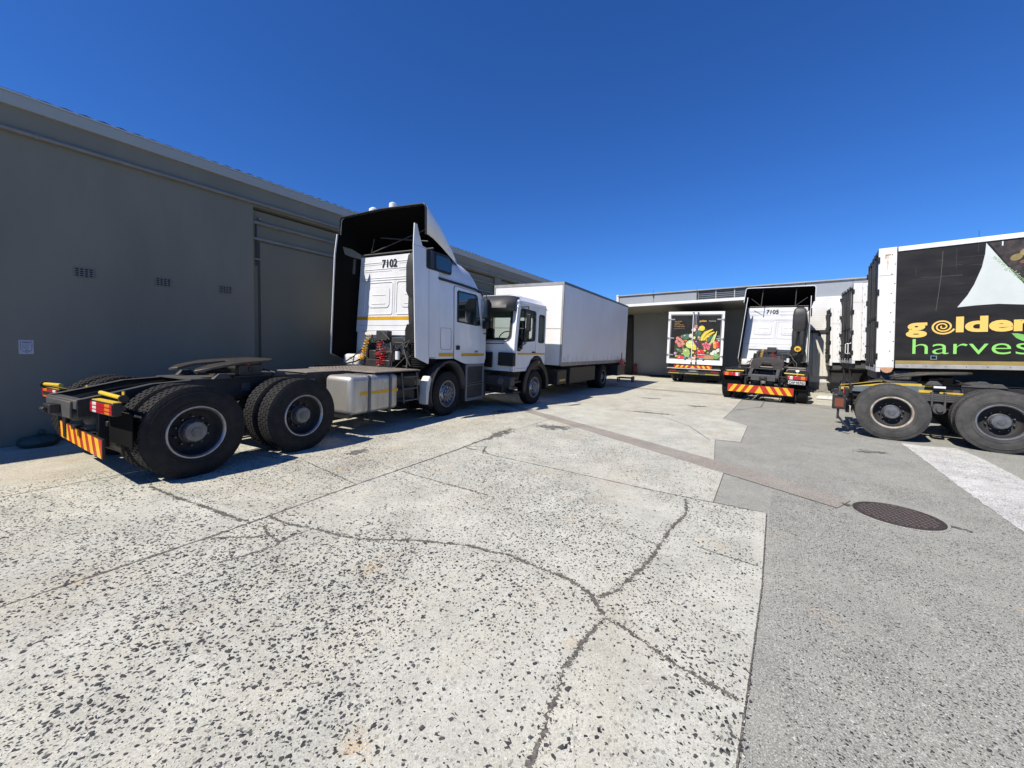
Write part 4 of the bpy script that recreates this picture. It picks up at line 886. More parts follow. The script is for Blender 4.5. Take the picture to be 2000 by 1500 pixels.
    for yy, zt, hw, dp_ in prof:
        r = min(.09, dp_ * .8); row = [(-hw, yy, zt - dp_)]
        for k in range(7): a = pi - pi / 2 * k / 6; row.append((-(hw - r) + r * cos(a), yy, zt - r + r * sin(a) + .0))
        row.append((0, yy, zt + .035 - hz * (.4 if yy < 4.3 else 0)))
        for k in range(7): a = pi / 2 - pi / 2 * k / 6; row.append(((hw - r) + r * cos(a), yy, zt - r + r * sin(a)))
        row.append((hw, yy, zt - dp_)); secs.append(row)
    df = part('roof_deflector', MB().grid(secs), WHITE, R, smooth=50, solid=.012)
    inn = [[(p[0] * .985, p[1] + .01, p[2] - .02) for p in r] for r in secs]
    part('deflector_lining', MB().grid(inn), LINING, df, smooth=50)
    if deflector_trim is None: rimpts = [(p[0] * 1.0, p[1] - .02, p[2] - .004) for p in secs[-1]]; part('deflector_edge', MB().tube(rimpts, .022, 6), BLACK, df)
    else: rimpts = [(p[0] * 1.0, p[1] - .01, p[2] + .003) for p in secs[-1]]; part('deflector_edge', MB().tube(rimpts, .018, 6), WHITE, df)
    part('roof_top_dark', MB().box(-1.0, 1.0, 4.37, 4.9, 3.60, 3.64), LINING, R)
    br_ = MB()
    if deflector_trim is None:
        br_.tube([(-.75, 4.32, 3.68), (1.0, 4.30, 4.05)], .014, 6).tube([(-.45, 4.28, 3.98), (1.05, 4.28, 3.78)], .014, 6).tube([(-.8, 4.32, 3.66), (-.7, 4.3, 3.98)], .012, 6)
    else:
        for s in (-1, 1): br_.tube([(s * .66, 4.0, 3.62), (s * .66, 4.0, 4.4)], .02, 6).tube([(s * .70, 4.05, 3.65), (s * 1.1, 3.95, 3.95)], .012, 6)
    br_.tube([(-1.16, 4.34, 3.64), (1.16, 4.34, 3.64)], .02, 6)
    part('deflector_strut', br_, CHASSG, R)
    if not deflector_trim: part('roof_beacon', MB().lathe([(4.40, .11), (4.56, .10), (4.60, .05)], (-.55, 4.1, 0), 'z', 16, True, True), WHITE, R)
    if not deflector_trim: part('roof_beacon', MB().lathe([(4.40, .09), (4.56, .085), (4.585, .05)], (.22, 4.0, 0), 'z', 16, True, True), WHITE, R)
    # --- intake pipes and clutter behind the cab
    part('cab_mount_beam', MB().box(-.55, .75, 4.15, 4.30, 1.60, 1.74).box(-.22, .12, 4.05, 4.20, 1.66, 1.88).box(-.6, -.5, 4.1, 4.35, 1.3, 1.7).box(.5, .6, 4.1, 4.35, 1.3, 1.7), GREYP, R, bevel=.015)
    for q in (-.62, .62): part('cab_spring', MB().lathe([(1.15, .07), (1.2, .09), (1.5, .08), (1.6, .06)], (q, 4.2, 0), 'z', 14, True, True), BLACK, R)
    part('yellow_air_coil', coil((-.36, 4.0, 1.80), (-.42, 3.90, 1.28), .05, 9, .03, .0075), YCOIL, R)
    part('yellow_hose_bundle', coil((-.46, 3.90, 1.33), (-.47, 3.88, 1.24), .06, 5), YCOIL, R)
    part('red_air_coil', coil((.0, 3.98, 1.66), (.12, 3.86, 1.11), .052, 10, .04, .008), RCOIL, R)
    part('red_air_coil', coil((.10, 3.98, 1.5), (.21, 3.88, 1.15), .045, 7, .03), RCOIL, R)
    part('air_hose', MB().tube([(-.5, 3.95, 1.26), (-.56, 3.8, 1.18), (-.7, 3.4, 1.10), (-.8, 3.0, 1.12)], .016, 8).tube([(-.62, 4.1, 1.5), (-.75, 3.95, 1.3), (-.9, 3.8, 1.15)], .014, 8).tube([(.3, 4.1, 1.6), (.42, 3.9, 1.4), (.40, 3.85, 1.1)], .018, 8), BLACK, R)
    part('grab_bar', MB().tube([(.35, 4.08, 1.62), (.62, 4.0, 1.62), (.72, 3.95, 1.42), (.86, 3.88, 1.25), (.86, 3.86, 1.09)], .014, 8), CHASSG, R)
    part('hose_stand', MB().tube([(.33, 3.95, 1.62), (.42, 3.9, 1.3), (.42, 3.88, 1.09)], .018, 8), CHASSG, R)
    part('hose_stand', MB().tube([(.0, 3.9, 1.09), (.02, 4.0, 1.3), (-.1, 4.05, 1.6)], .012, 8), CHASSG, R)
    fl_ = part('filter_canister', MB().lathe([(1.26, .02), (1.27, .052), (1.44, .052), (1.455, .03)], (.56, 3.92, 0), 'z', 18, True, True), WHITE, R)
    part('filter_head', MB().lathe([(1.455, .055), (1.50, .055), (1.53, .02)], (.56, 3.92, 0), 'z', 14, True, True).box(.46, .56, 3.9, 4.0, 1.46, 1.5), BLACK, R)
    part('gearbox_block', MB().box(-.35, .35, 3.9, 4.3, .95, 1.25).box(-.3, -.1, 3.95, 4.2, 1.2, 1.45).box(.15, .4, 4.0, 4.2, 1.2, 1.5).tube([(-.2, 4.0, 1.35), (.3, 4.05, 1.42)], .06, 10), CHASS, R, bevel=.02)
    clut = MB(); rc = random.Random(5)
    for _ in range(26):
        a = Vector((rc.uniform(-.9, .9), rc.uniform(3.85, 4.25), rc.uniform(1.1, 1.7))); b = a + Vector((rc.uniform(-.3, .3), rc.uniform(-.1, .1), rc.uniform(-.25, .25))); c = b + Vector((rc.uniform(-.15, .15), 0, -.15))
        b.y = max(3.8, min(4.3, b.y)); c.z = max(1.1, c.z); clut.tube([a, b, c], rc.uniform(.006, .014), 5)
    tag(part('pipe_runs', clut, CHASSG, R), kind='stuff')
    part('inner_wing', MB().box(-1.12, -.62, 3.95, 4.4, 1.06, 1.34), DIRTYW, R, bevel=.06)
    def all_below(o):
        for c in o.children:
            yield c; yield from all_below(c)
    LM = MB().grid([[(.62, 4.85 + .66 * cos(radians(a)), .56 + .68 * sin(radians(a))), (1.2, 4.85 + .66 * cos(radians(a)), .56 + .68 * sin(radians(a)))] for a in range(90, 215, 10)])
    part('lower_mudguard', LM, BLACK, R, solid=.02)
    # the cab narrows upwards and leans a little on its springs
    for o in all_below(R):
        if o.type != 'MESH' or o.name.startswith(('wheel', 'rim', 'hub', 'hand_')): continue
        lx, lz = o.location.x, o.location.z; vs = o.data.vertices
        if not vs or min(v.co.y for v in vs) < 3.5 and not (lz or lx): continue
        if max(v.co.z for v in vs) + lz < 1.75: continue
        for v in vs:
            zz = max(0, v.co.z + lz - 1.3); xx = v.co.x + lx
            v.co.x = xx * (1 - .042 * zz) + lean * zz - lx
    return R

AO = (-6.641, 1.755)
tractor(AO[0], AO[1], radians(5.63), 'white tractor unit with bare chassis nearest on the left, number 7102 on its cab back', '7102', tilt=.03, badge='2640')
tractor(.17, 15.98, radians(-4.0), tilt=.045, label='white tractor unit number 7105 seen square from behind before the white wall', number='7105', plate='CAP 95763', far=True, stripe=False, stripe_rear=False, deflector_trim=1, speed='80')
tractor(2.30 + 1.22 * sin(radians(8)) * 0 + .0, 10.05 + 1.22, radians(-97), 'tractor unit at the right edge with a yellow-capped rear chassis, before the black trailer', '7108', tilt=.025, rub=RUBBERD, rimset=(RIMW, RIM), yellow_rail=True, far=True, stripe=False, fw=.72)

# ================================================================== BOX TRUCK
def box_truck():
    R = empty('box_truck', 'white rigid box truck with a black sun visor, nose to the first tractor unit', 'truck'); 
    # frame: x=0 centre, y=0 front axle
    frame(R, -5.33 - 1.2, 9.72, radians(.6), tilt=.042)
    for s in (-1, 1): wheel(R, s * 1.03, 0, s, 'front', r=.51, k=.97)
    for s in (-1, 1):
        wheel(R, s * 1.04, 6.0, s, 'outer', k=.95); wheel(R, s * .71, 6.0, s, 'inner', k=.95)
    ch = MB()
    for s in (-1, 1): ch.box(s * .42 - .03, s * .42 + .03, -1.1, 8.5, .72, .96)
    part('chassis_rail', ch, CHASS, R)
    part('axle', MB().tube([(-.9, 6.0, .5), (.9, 6.0, .5)], .08, 10).lathe([(-.2, .06), (0, .2), (.2, .06)], (0, 6.0, .5), 'y', 16).tube([(-.9, 0, .5), (.9, 0, .5)], .06, 8), CHASS, R)
    # body
    B0, B1, HW, Z0, Z1 = 1.42, 8.72, 1.30, 1.08, 3.68
    bd = part('box_body', MB().box(-HW, HW, B0, B1, Z0, Z1), WHITE2, R, bevel=.01)
    tr_ = mat('grey_box_trim', (.34, .34, .32), .5, metal=.3, var=.5, vscale=4)
    for s in (-1, 1):
        part('corner_trim', MB().box(min(s * (HW - .06), s * (HW + .006)), max(s * (HW - .06), s * (HW + .006)), B0 - .006, B0 + .05, Z0, Z1), tr_, bd, bevel=.004)
        part('roof_trim', MB().box(min(s * (HW - .03), s * (HW + .012)), max(s * (HW - .03), s * (HW + .012)), B0, B1, Z1 - .07, Z1 + .01), mat('dark_trim', (.10, .11, .13), .5), bd, bevel=.004)
        part('side_rail', MB().box(min(s * (HW - .03), s * (HW + .008)), max(s * (HW - .03), s * (HW + .008)), B0, B1 + .05, Z0 - .02, Z0 + .10), mat('dirty_rail', (.22, .18, .14), .7, var=.8, vscale=8, vcol=(.4, .38, .34)), bd)
    sm = MB()
    for yy in () and (2.9, 4.35, 5.8, 7.25): sm.box(HW + .0005, HW + .0025, yy - .006, yy + .006, Z0 + .11, Z1 - .08)
    0 and part('panel_seam', sm, mat('seam_grey', (.45, .45, .46), .6), bd)
    for s in (-1, 1):
        dm = [(B0 + .1, Z0 + .10)] ; rr9 = random.Random(4 + s); y = B0 + .1
        while y < B1 - .15: dm.append((y, Z0 + .12 + rr9.random() ** 3 * .30)); y += rr9.uniform(.03, .12)
        dm.append((B1 - .05, Z0 + .10)); part('grime_band', MB().prism(dm, 0, .001, YZ(s * (HW + .0006))), mat('grime_on_white', (.56, .54, .49), .6, var=.9, vscale=9, vcol=(.70, .70, .70), stretch=(1, 1.5, .4)), bd, smooth=0)
    part('front_top_trim', MB().box(-HW, HW, B0 - .012, B0, Z1 - .09, Z1), tr_, bd)
    part('front_seam', MB().box(-HW + .06, HW - .06, B0 - .003, B0 + .0, 2.22, 2.24), tr_, bd)
    part('side_lamp', MB().box(HW - .06, HW + .01, 7.9, 8.15, .98, 1.03), WHITE, R)
    # rear bumper and tail-lift bits
    part('underrun_box', MB().box(-1.1, 1.40, 7.2, 8.3, .50, .96), CHASS, R, bevel=.01)
    part('tail_lift', MB().box(-1.2, 1.2, 8.75, 8.85, .55, 1.1), CHASS, R)
    part('side_box', MB().box(.6, 1.15, 1.55, 2.25, .45, .92), CHASS, R, bevel=.02); part('side_box_reflector', MB().box(1.152, 1.155, 1.7, 2.15, .55, .62), YELREF, R)
    part('locker_light_block', MB().box(.5, 1.12, 2.6, 5.1, .42, .98), CHASS, R, bevel=.02); part('air_tank', MB().lathe([(2.5, .05), (2.52, .13), (3.1, .13), (3.12, .05)], (.85, 0, .6), 'y', 16, True, True), CHASS, R)  # locker lengthened to block light through and darken the underside
    # --- cab shell, open windows with real glass
    F0, F1 = -1.25, .50; CW = 1.19; ZB, ZT = .98, 2.80
    side = [(F0, ZB), (-.46, ZB), (-.44, 1.12), (-.34, 1.28), (-.16, 1.38), (.06, 1.40), (.26, 1.34), (.42, 1.2), (F1, 1.08), (F1, 2.72), (F1 - .06, ZT), (F0 + .22, ZT), (F0 + .12, 2.70), (F0 + .02, 1.75)]
    w1 = [(F0 + .20, 1.66), (-.20, 1.86), (-.17, 1.92), (-.17, 2.54), (-.22, 2.60), (F0 + .38, 2.62), (F0 + .30, 2.56), (F0 + .17, 1.72)]
    w1 = [(F0 + .16, 1.58), (F0 + .42, 1.58), (F0 + .47, 1.76), (-.19, 1.80), (-.15, 1.86), (-.15, 2.54), (-.21, 2.60), (F0 + .34, 2.62), (F0 + .27, 2.56), (F0 + .11, 1.68)]
    w2 = rrect(.06, .40, 1.78, 2.52, .07)
    cabo = empty('cab'); cabo.parent = R
    for s in (-1, 1):
        sp = part('cab_side', curve_mesh([side, w1, w2], .03, YZ(s * (CW - .015))), WHITE, cabo, bevel=.006, smooth=0)
        g1 = [(a, b) for a, b in w1]
        part('side_glass', curve_mesh([g1], .004, YZ(s * (CW - .02))), GLASS, cabo, smooth=0); part('side_glass', curve_mesh([w2], .004, YZ(s * (CW - .02))), GLASS, cabo, smooth=0)
        def seal(pg, k): 
            cu_, cv_ = sum(p[0] for p in pg) / len(pg), sum(p[1] for p in pg) / len(pg)
            return [(cu_ + (a - cu_) * k, cv_ + (b - cv_) * k) for a, b in pg]
        part('window_seal', curve_mesh([seal(w1, 1.035), seal(w1, .95)], .006, YZ(s * (CW + .003))), BLACK, cabo, smooth=0)
        part('window_seal', curve_mesh([seal(w2, 1.09), seal(w2, .92)], .006, YZ(s * (CW + .003))), BLACK, cabo, smooth=0)
        part('quarter_bar', MB().box(min(s * (CW - .02), s * (CW + .006)), max(s * (CW - .02), s * (CW + .006)), F0 + .50, F0 + .53, 1.70, 2.62), BLACK, cabo)
        dg = [(-.10, 1.42), (-.085, 1.42), (-.085, 2.66), (-.10, 2.66)]
        part('door_gap', MB().box(min(s * CW, s * (CW + .002)), max(s * CW, s * (CW + .002)), -.10, -.088, 1.42, 2.66).box(min(s * CW, s * (CW + .002)), max(s * CW, s * (CW + .002)), F0 + .05, F0 + .06, 1.0, 1.60).box(min(s * CW, s * (CW + .002)), max(s * CW, s * (CW + .002)), F0 + .06, -.5, 1.06, 1.068), mat('gap_and_shade_grey', (.2, .2, .21), .7), cabo)
        part('drip_rail', MB().tube([(s * (CW + .01), F0 + .16, 2.70), (s * (CW + .02), F0 + .3, 2.775), (s * (CW + .02), F1 - .1, 2.775), (s * (CW + .01), F1 + .02, 2.70)], .012, 6), WHITE, cabo)
        part('door_handle', MB().box(min(s * CW, s * (CW + .03)), max(s * CW, s * (CW + .03)), -.30, -.12, 1.47, 1.50), BLACK, cabo, bevel=.005)
        part('side_stripe', MB().box(min(s * (CW + .001), s * (CW + .004)), max(s * (CW + .001), s * (CW + .004)), F0 + .06, .44, 1.275, 1.325) if False else MB().box(min(s * (CW + .001), s * (CW + .004)), max(s * (CW + .001), s * (CW + .004)), F0 + .04, F1 - .03, 1.42, 1.468), YELREF, cabo)
        ar = [[(s * q, .0 + rr_ * cos(radians(a)), .52 + rr_ * sin(radians(a))) for q, rr_ in ((.95, .60), (1.22, .60), (1.235, .64), (1.22, .74), (1.19, .76))] for a in range(-12, 193, 12)]
        part('wheel_arch', MB().grid(ar), BLACK, R, solid=.012)
        part('arch_marker', MB().box(s * 1.24 - .006, s * 1.24 + .006, .02, .10, 1.20, 1.225), mat('pinkish_marker', (.5, .25, .2), .4), R)
        # mirror on arms
        mr = empty('mirror'); mr.parent = R
        part('mirror_housing', MB().box(min(s * 1.50, s * 1.66), max(s * 1.50, s * 1.63), F0 + .0, F0 + .07, 2.02, 2.46), BLACK, mr, bevel=.025)
        part('mirror_arm', MB().tube([(s * CW, F0 + .25, 1.62), (s * 1.50, F0 + .05, 1.72), (s * 1.56, F0 + .04, 2.0)], .013, 8).tube([(s * CW, F0 + .3, 2.66), (s * 1.54, F0 + .05, 2.64), (s * 1.56, F0 + .04, 2.44)], .013, 8), BLACK, mr)
        part('mirror_knob', MB().lathe([(-.03, .05), (.03, .05)], (s * (CW + .03), F0 + .2, 1.56), 'x', 12, True, True), BLACK, mr)
    # A pillars / front
    fr_out = rrect(-CW, CW, .98, 2.79, .10); fr_in = rrect(-1.02, 1.02, 1.78, 2.62, .14)
    def front(u, v, w):
        t = max(0, (v - 1.7)) / 1.1; c = .10 * (abs(u) / CW) ** 4
        return Vector((u, F0 + .12 * t + c + w, v))
    part('cab_front', curve_mesh([fr_out, fr_in], .03, front), WHITE, cabo, smooth=0)
    part('corner_pillar', MB().loft([[(s_ * 0 + p[0], p[1], z) for p in circle3] for z, circle3 in [(z, [(CW - .07 + .085 * cos(a), F0 + .115 + dy + .085 * sin(a)) for a in [2 * pi * k / 14 for k in range(14)]]) for z, dy in ((.99, 0), (1.7, 0), (2.78, .12))] for s_ in (1,)]), WHITE, cabo, smooth=60)
    part('corner_pillar', MB().loft([[(-(CW - .07 + .085 * cos(a)), F0 + .115 + dy + .085 * sin(a), z) for a in [2 * pi * k / 14 for k in range(14)]] for z, dy in ((.99, 0), (1.7, 0), (2.78, .12))]), WHITE, cabo, smooth=60)
    part('windscreen', curve_mesh([fr_in], .004, lambda u, v, w: front(u, v, w) + Vector((0, .005, 0))), GLASS, cabo, smooth=0)
    part('windscreen_seal', curve_mesh([rrect(-1.05, 1.05, 1.75, 2.65, .16), rrect(-.99, .99, 1.82, 2.59, .12)], .012, lambda u, v, w: front(u, v, w) - Vector((0, .018, 0))), BLACK, cabo, smooth=0)
    part('wiper', MB().tube([(.35, F0 - .04, 1.68), (.9, F0 - .03, 1.70)], .012, 6), BLACK, cabo)
    bk_in = rrect(-.75, .75, 1.88, 2.50, .06)
    part('cab_back', curve_mesh([rrect(-CW + .03, CW - .03, 1.0, 2.76, .05), bk_in], .03, XZ(F1 - .02)), WHITE, cabo, smooth=0)
    part('cab_roof', MB().loft([rring(F0 + .12, F1 + .03, CW + .015, 2.78, .12, .06), rring(F0 + .12, F1 + .03, CW + .015, 2.82, .12, .08), rring(F0 + .14, F1 + .01, CW - .03, 2.85, .14, .09), rring(F0 + .2, F1 - .05, CW - .10, 2.95, .2, .12), rring(F0 + .4, F1 - .2, CW - .3, 3.01, .25, .15), rring(F0 + .6, F1 - .4, CW - .6, 3.03, .2, .15)]), WHITE, cabo, smooth=35)
    part('roof_rib', MB().box(-.6, .6, F0 + .75, F0 + .85, 3.02, 3.04), WHITE, cabo, bevel=.01)
    part('cab_floor', MB().box(-CW + .04, CW - .04, F0 + .1, F1 - .05, 1.0, 1.35), BLACK, cabo)
    part('dashboard', MB().box(-1.1, 1.1, F0 + .08, F0 + .42, 1.35, 1.80), BLACK, cabo, bevel=.05)
    for s in (-.6, .6): part('seat', MB().box(s - .24, s + .24, F0 + .75, F0 + 1.3, 1.35, 1.6).box(s - .24, s + .24, F0 + 1.25, F0 + 1.42, 1.6, 2.15).box(s - .13, s + .13, F0 + 1.27, F0 + 1.38, 2.17, 2.38), GREYP, cabo, bevel=.04)
    part('steering_wheel', MB().tube([(.6 + .22 * cos(2 * pi * k / 20), F0 + .52 + .1 * sin(2 * pi * k / 20), 1.86 + .18 * sin(2 * pi * k / 20)) for k in range(21)], .015, 6), BLACK, cabo)
    # visor
    vs = []
    for xx in [-1.15, -1.13, -1.02, -.7, -.3, 0, .3, .7, 1.02, 1.13, 1.15]:
        e = max(0, (abs(xx) - .9) / .25) ** 2 * .22
        vs.append([(xx, F0 - .16 + e * 1.2, 2.52 + e * .1), (xx, F0 - .26 + e * 1.4, 2.60 + e * .05), (xx, F0 - .22 + e * 1.2, 2.74), (xx, F0 - .06 + e, 2.90 - e * .2), (xx, F0 + .25, 2.96 - e * .3)])
    part('sun_visor', MB().grid(vs), GREYP, R, smooth=45, solid=.02)
    # grille, corner panel, bumper
    part('grille', MB().box(-.72, .55, F0 - .035, F0 - .015, 1.06, 1.46), BLACK, R, bevel=.01)
    gs = MB()
    for k in range(6): gs.box(-.70, .53, F0 - .05, F0 - .034, 1.09 + k * .06, 1.12 + k * .06)
    part('grille_slat', gs, BLACK, R)
    for s in (-1, 1): part('corner_panel', MB().box(min(s * .72, s * 1.2), max(s * .72, s * 1.2), F0 - .03, F0 + .10, 1.12, 1.47), BLACK, R, bevel=.02)
    part('front_bumper', MB().box(-1.2, 1.2, F0 - .12, F0 + .1, .60, .86), GREYP, R, bevel=.03); part('bumper_chrome', MB().box(-.9, .35, F0 - .14, F0 - .1, .88, .97), HUB, R, bevel=.01)
    part('headlamp', MB().lathe([(-.02, .09), (.02, .1)], (.9, F0 - .12, .74), 'y', 20, True, True).lathe([(-.02, .09), (.02, .1)], (-.9, F0 - .12, .74), 'y', 20, True, True), CHROME, R)
    part('front_underbits', MB().box(-.9, .9, F0 - .02, F0 + .3, .40, .62).tube([(.5, F0, .5), (.9, F0 + .3, .45)], .06, 8), CHASS, R, bevel=.02)
    part('cab_step', MB().box(.75, 1.16, F0 + .1, F0 + .5, .40, .46).box(.75, 1.16, F0 + .1, F0 + .5, .68, .73), CHASS, R, bevel=.01)
    return R
BT = box_truck()
cn = empty('traffic_cone', 'small faded red cone standing on the ledge behind the box truck wheel', 'cone'); frame(cn, -5.12, 17.3, 0, z=.955 + .10)
part('cone_body', MB().lathe([(.02, .13), (.3, .04), (.31, .02)], (0, 0, 0), 'z', 16, True, True), mat('cone_red', (.55, .09, .07), .6), cn)
part('cone_rod', MB().tube([(0, 0, .25), (.0, 0, .56)], .018, 6), BLACK, cn); part('cone_base', MB().box(-.15, .15, -.15, .15, 0, .025), mat('cone_red', (.55, .09, .07), .6), cn)
hf = empty('rusty_hitch_frame', 'rusty chequered metal frame lying on the ground behind the box truck', 'metal frame'); frame(hf, -5.55, 19.7, radians(6), z=gz(-5.5))
hm = MB().box(-.5, .25, -.03, .03, .18, .23).box(-.5, .25, .5, .56, .18, .23).box(-.5, -.42, 0, .53, .17, .22).box(.2, .28, -.05, .58, .10, .28)
for k in range(4): hm.box(-.36 + k * .14, -.31 + k * .14, 0, .53, .185, .215)
part('frame_bars', hm, mat('rust_metal', (.13, .075, .045), .8, var=.8, vscale=10, vcol=(.3, .26, .2)), hf, bevel=.006); part('frame_feet', MB().box(-.5, -.44, 0, .06, 0, .18).box(.2, .26, 0, .06, 0, .12).box(.2, .26, .45, .5, 0, .12).box(-.5, -.44, .45, .5, 0, .18), mat('rust_metal', (.13, .075, .045), .8), hf)

# ================================================================== FRUIT DELIVERY TRUCK
def ellipse_print(root, y, items, z=0.0):
    for k, (name, poly, m) in enumerate(items): part(name, curve_mesh([poly], .001, XZ(y - .00009 * k - .002)), m, root, smooth=0)
def fruit_truck():
    R = empty('delivery_truck', 'box truck with fruit and vegetables printed on black rear doors, under the canopy', 'truck'); frame(R, -2.80, 21.75, radians(3.0), tilt=.035)
    HW, Z0, Z1, D = 1.27, .97, 3.62, 7
    bd = part('box_body', MB().box(-HW, HW, .06, D, Z0, Z1), WHITE2, R, bevel=.01)
    W_ = DIRTYW
    part('rear_frame', curve_mesh([[(-HW - .02, Z0 - .0), (HW + .02, Z0), (HW + .02, Z1 + .02), (-HW - .02, Z1 + .02)], [(-HW + .09, Z0 + .24), (HW - .09, Z0 + .24), (HW - .09, Z1 - .12), (-HW + .09, Z1 - .12)]], .08, XZ(.03)), mat('bright_white_frame', (.74, .74, .73), .45, var=.5, vscale=5, vcol=(.45, .42, .38)), R, bevel=.006, smooth=0)
    for s in (-1, 1):
        dr = part('rear_door', MB().box(min(s * .012, s * (HW - .10)), max(s * .012, s * (HW - .10)), .0, .05, Z0 + .25, Z1 - .13), BLKPRINT, R, bevel=.004)
        part('door_seal', curve_mesh([[(s * .02, Z0 + .26), (s * (HW - .105), Z0 + .26), (s * (HW - .105), Z1 - .14), (s * .02, Z1 - .14)], [(s * .05, Z0 + .29), (s * (HW - .135), Z0 + .29), (s * (HW - .135), Z1 - .17), (s * .05, Z1 - .17)]], .006, XZ(-.003)), mat('seal_grey', (.2, .2, .21), .5), dr, smooth=0)
        part('lock_rod', MB().tube([(s * .11, -.04, Z0 + .08), (s * .11, -.04, Z1 - .06)], .02, 8), CHROME if s > 0 else WHITE, dr)
        for zz in (Z0 + .08, Z0 + .30, 2.2, Z1 - .16, Z1 - .05): part('rod_bracket', MB().box(s * .11 - .04, s * .11 + .04, -.05, 0, zz - .035, zz + .035), GREYP, dr, bevel=.008)
        part('lock_handle', MB().box(min(s * .11, s * .45), max(s * .11, s * .45), -.06, -.03, Z0 + .36, Z0 + .39).lathe([(-.07, .06), (-.05, .06)], (s * .42, 0, Z0 + .32), 'y', 16, True, True), CHROME, dr)
        for zz in (Z0 + .45, 2.28, Z1 - .38): 
            hg = part('hinge', MB().box(min(s * (HW - .30), s * (HW + .02)), max(s * (HW - .30), s * (HW + .02)), -.022, -.002, zz - .03, zz + .03).tube([(s * (HW - .01), -.03, zz - .05), (s * (HW - .01), -.03, zz + .05)], .025, 8), mat('hinge_grey', (.33, .34, .35), .4, metal=.4), dr, bevel=.004)
    # printed produce, flat on the doors
    def M(n_, c, v=None): return mat('print_' + n_, c, .35, var=.9, vscale=16, vcol=v or tuple(min(1, q * 1.8 + .04) for q in c))
    red, pink, yel, grn, dgrn, purp, orng, wht, tan, lgrn = M('red', (.45, .02, .02)), M('pink', (.42, .13, .12), (.6, .35, .3)), M('yellow', (.7, .5, .03), (.5, .55, .1)), M('green', (.12, .25, .08)), M('dark_green', (.04, .11, .07), (.12, .2, .14)), M('purple', (.06, .01, .05), (.25, .08, .2)), M('orange', (.6, .18, .04)), M('white', (.62, .62, .55), (.4, .5, .4)), M('tan', (.45, .27, .13), (.3, .17, .08)), M('light_green', (.42, .5, .16))
    its = []
    HL = M('highlight', (.75, .70, .58), (.6, .5, .35)); SHD = M('dark_gap', (.02, .015, .012), (.05, .02, .02))
    rq = random.Random(21)
    its.append(('produce_shadow', [(-.88, 1.24), (-.95, 1.6), (-.9, 2.2), (-.6, 2.5), (-.2, 2.52), (0, 2.85), (.3, 2.9), (.6, 2.7), (.95, 2.4), (1.12, 1.9), (1.12, 1.24)], M('produce_shadow', (.03, .035, .012), (.10, .07, .03))))
    for _ in range(70):
        x = rq.uniform(-.85, 1.1); z = rq.uniform(1.3, 2.45 + .35 * (x > -.1) - .3 * (x > .9)); rr_ = rq.uniform(.03, .085)
        its.append(('print_fruit', circle(x, z, rr_, 10, rr_ * rq.uniform(.5, 1), rq.uniform(0, 3)), rq.choice((red, grn, lgrn, dgrn, orng, yel, purp, pink, wht, tan))))
    def E(n_, x, z, rx, rz, m, rot=0.):
        its.append(('print_shadow', circle(x + .012, z - .014, rx * 1.06, 18, rz * 1.06, rot), SHD)); its.append((n_, circle(x, z, rx, 22, rz, rot), m))
        if min(rx, rz) > .055: its.append(('print_highlight', circle(x - rx * .3, z + rz * .4, rx * .22, 10, rz * .14, rot), HL))
    E('melon', .30, 2.80, .14, .13, yel); E('onion', .05, 2.88, .09, .09, pink); E('onion', -.05, 2.72, .09, .09, M('pale_pink', (.55, .4, .4)))
    E('cabbage', .15, 2.55, .15, .14, dgrn); E('watermelon', -.42, 2.36, .19, .15, dgrn, .3); E('cauliflower', -.18, 2.42, .10, .10, wht)
    ban = [(.28, 2.18), (.27, 2.34), (.34, 2.50), (.50, 2.66), (.68, 2.74), (.80, 2.77), (.82, 2.74), (.70, 2.66), (.52, 2.50), (.42, 2.36), (.36, 2.20), (.31, 2.16)]
    its.append(('banana', ban, yel)); its.append(('banana', [(.36, 2.20), (.44, 2.36), (.56, 2.50), (.74, 2.60), (.86, 2.64), (.88, 2.60), (.74, 2.50), (.58, 2.34), (.42, 2.18)], M('deep_yellow', (.62, .38, .02))))
    for k, (a, b) in enumerate(((-.80, 2.28), (-.68, 2.20), (-.84, 2.10), (-.74, 2.00), (-.58, 2.10), (-.60, 1.94), (-.70, 1.90), (-.52, 2.0))): E('tomato', a, b, .085, .085, M('tomato', (.42, .10, .08), (.7, .35, .28)))
    E('lettuce', -.20, 1.98, .20, .20, lgrn); E('lemon', .02, 1.85, .20, .16, yel); E('aubergine', .10, 2.04, .09, .24, purp, .45); E('leek', .80, 2.24, .05, .30, M('leek', (.30, .38, .12)), -.35); E('cucumber', .66, 2.30, .07, .22, dgrn, -.5); E('spring_onion', .90, 2.36, .03, .32, lgrn, -.25); E('carrot', .92, 1.98, .08, .20, orng, .1); E('carrot', 1.04, 2.02, .06, .20, red, .1)
    for k in range(11): a = k * 2.4; r_ = .045 * sqrt(k) * 1.25; E('radish', .56 + r_ * cos(a), 1.93 + r_ * sin(a), .062, .06, M('radish', (.5, .03, .06), (.75, .3, .32)))
    E('marrow', -.70, 1.66, .18, .08, dgrn, -.5); E('turnip', -.88, 1.50, .07, .07, M('turnip', (.35, .2, .3))); E('celery', -.35, 1.55, .16, .24, M('celery', (.22, .36, .08), (.45, .55, .2)), .2); E('mushroom', .93, 1.62, .12, .10, wht); E('mushroom', 1.08, 1.72, .10, .09, wht); E('mushroom', .82, 1.54, .10, .08, wht); E('parsley', 1.0, 1.42, .13, .14, grn)
    E('tomato', -.62, 1.24, .19, .17, red); E('pepper', .28, 1.60, .20, .14, red); E('pepper', .36, 1.44, .18, .12, M('deep_red', (.32, .01, .02))); E('chilli', .25, 1.36, .22, .05, red, .1); E('ribbon', .35, 1.475, .25, .012, wht, .0); E('beet', .66, 1.40, .10, .09, M('beet', (.4, .1, .08)))
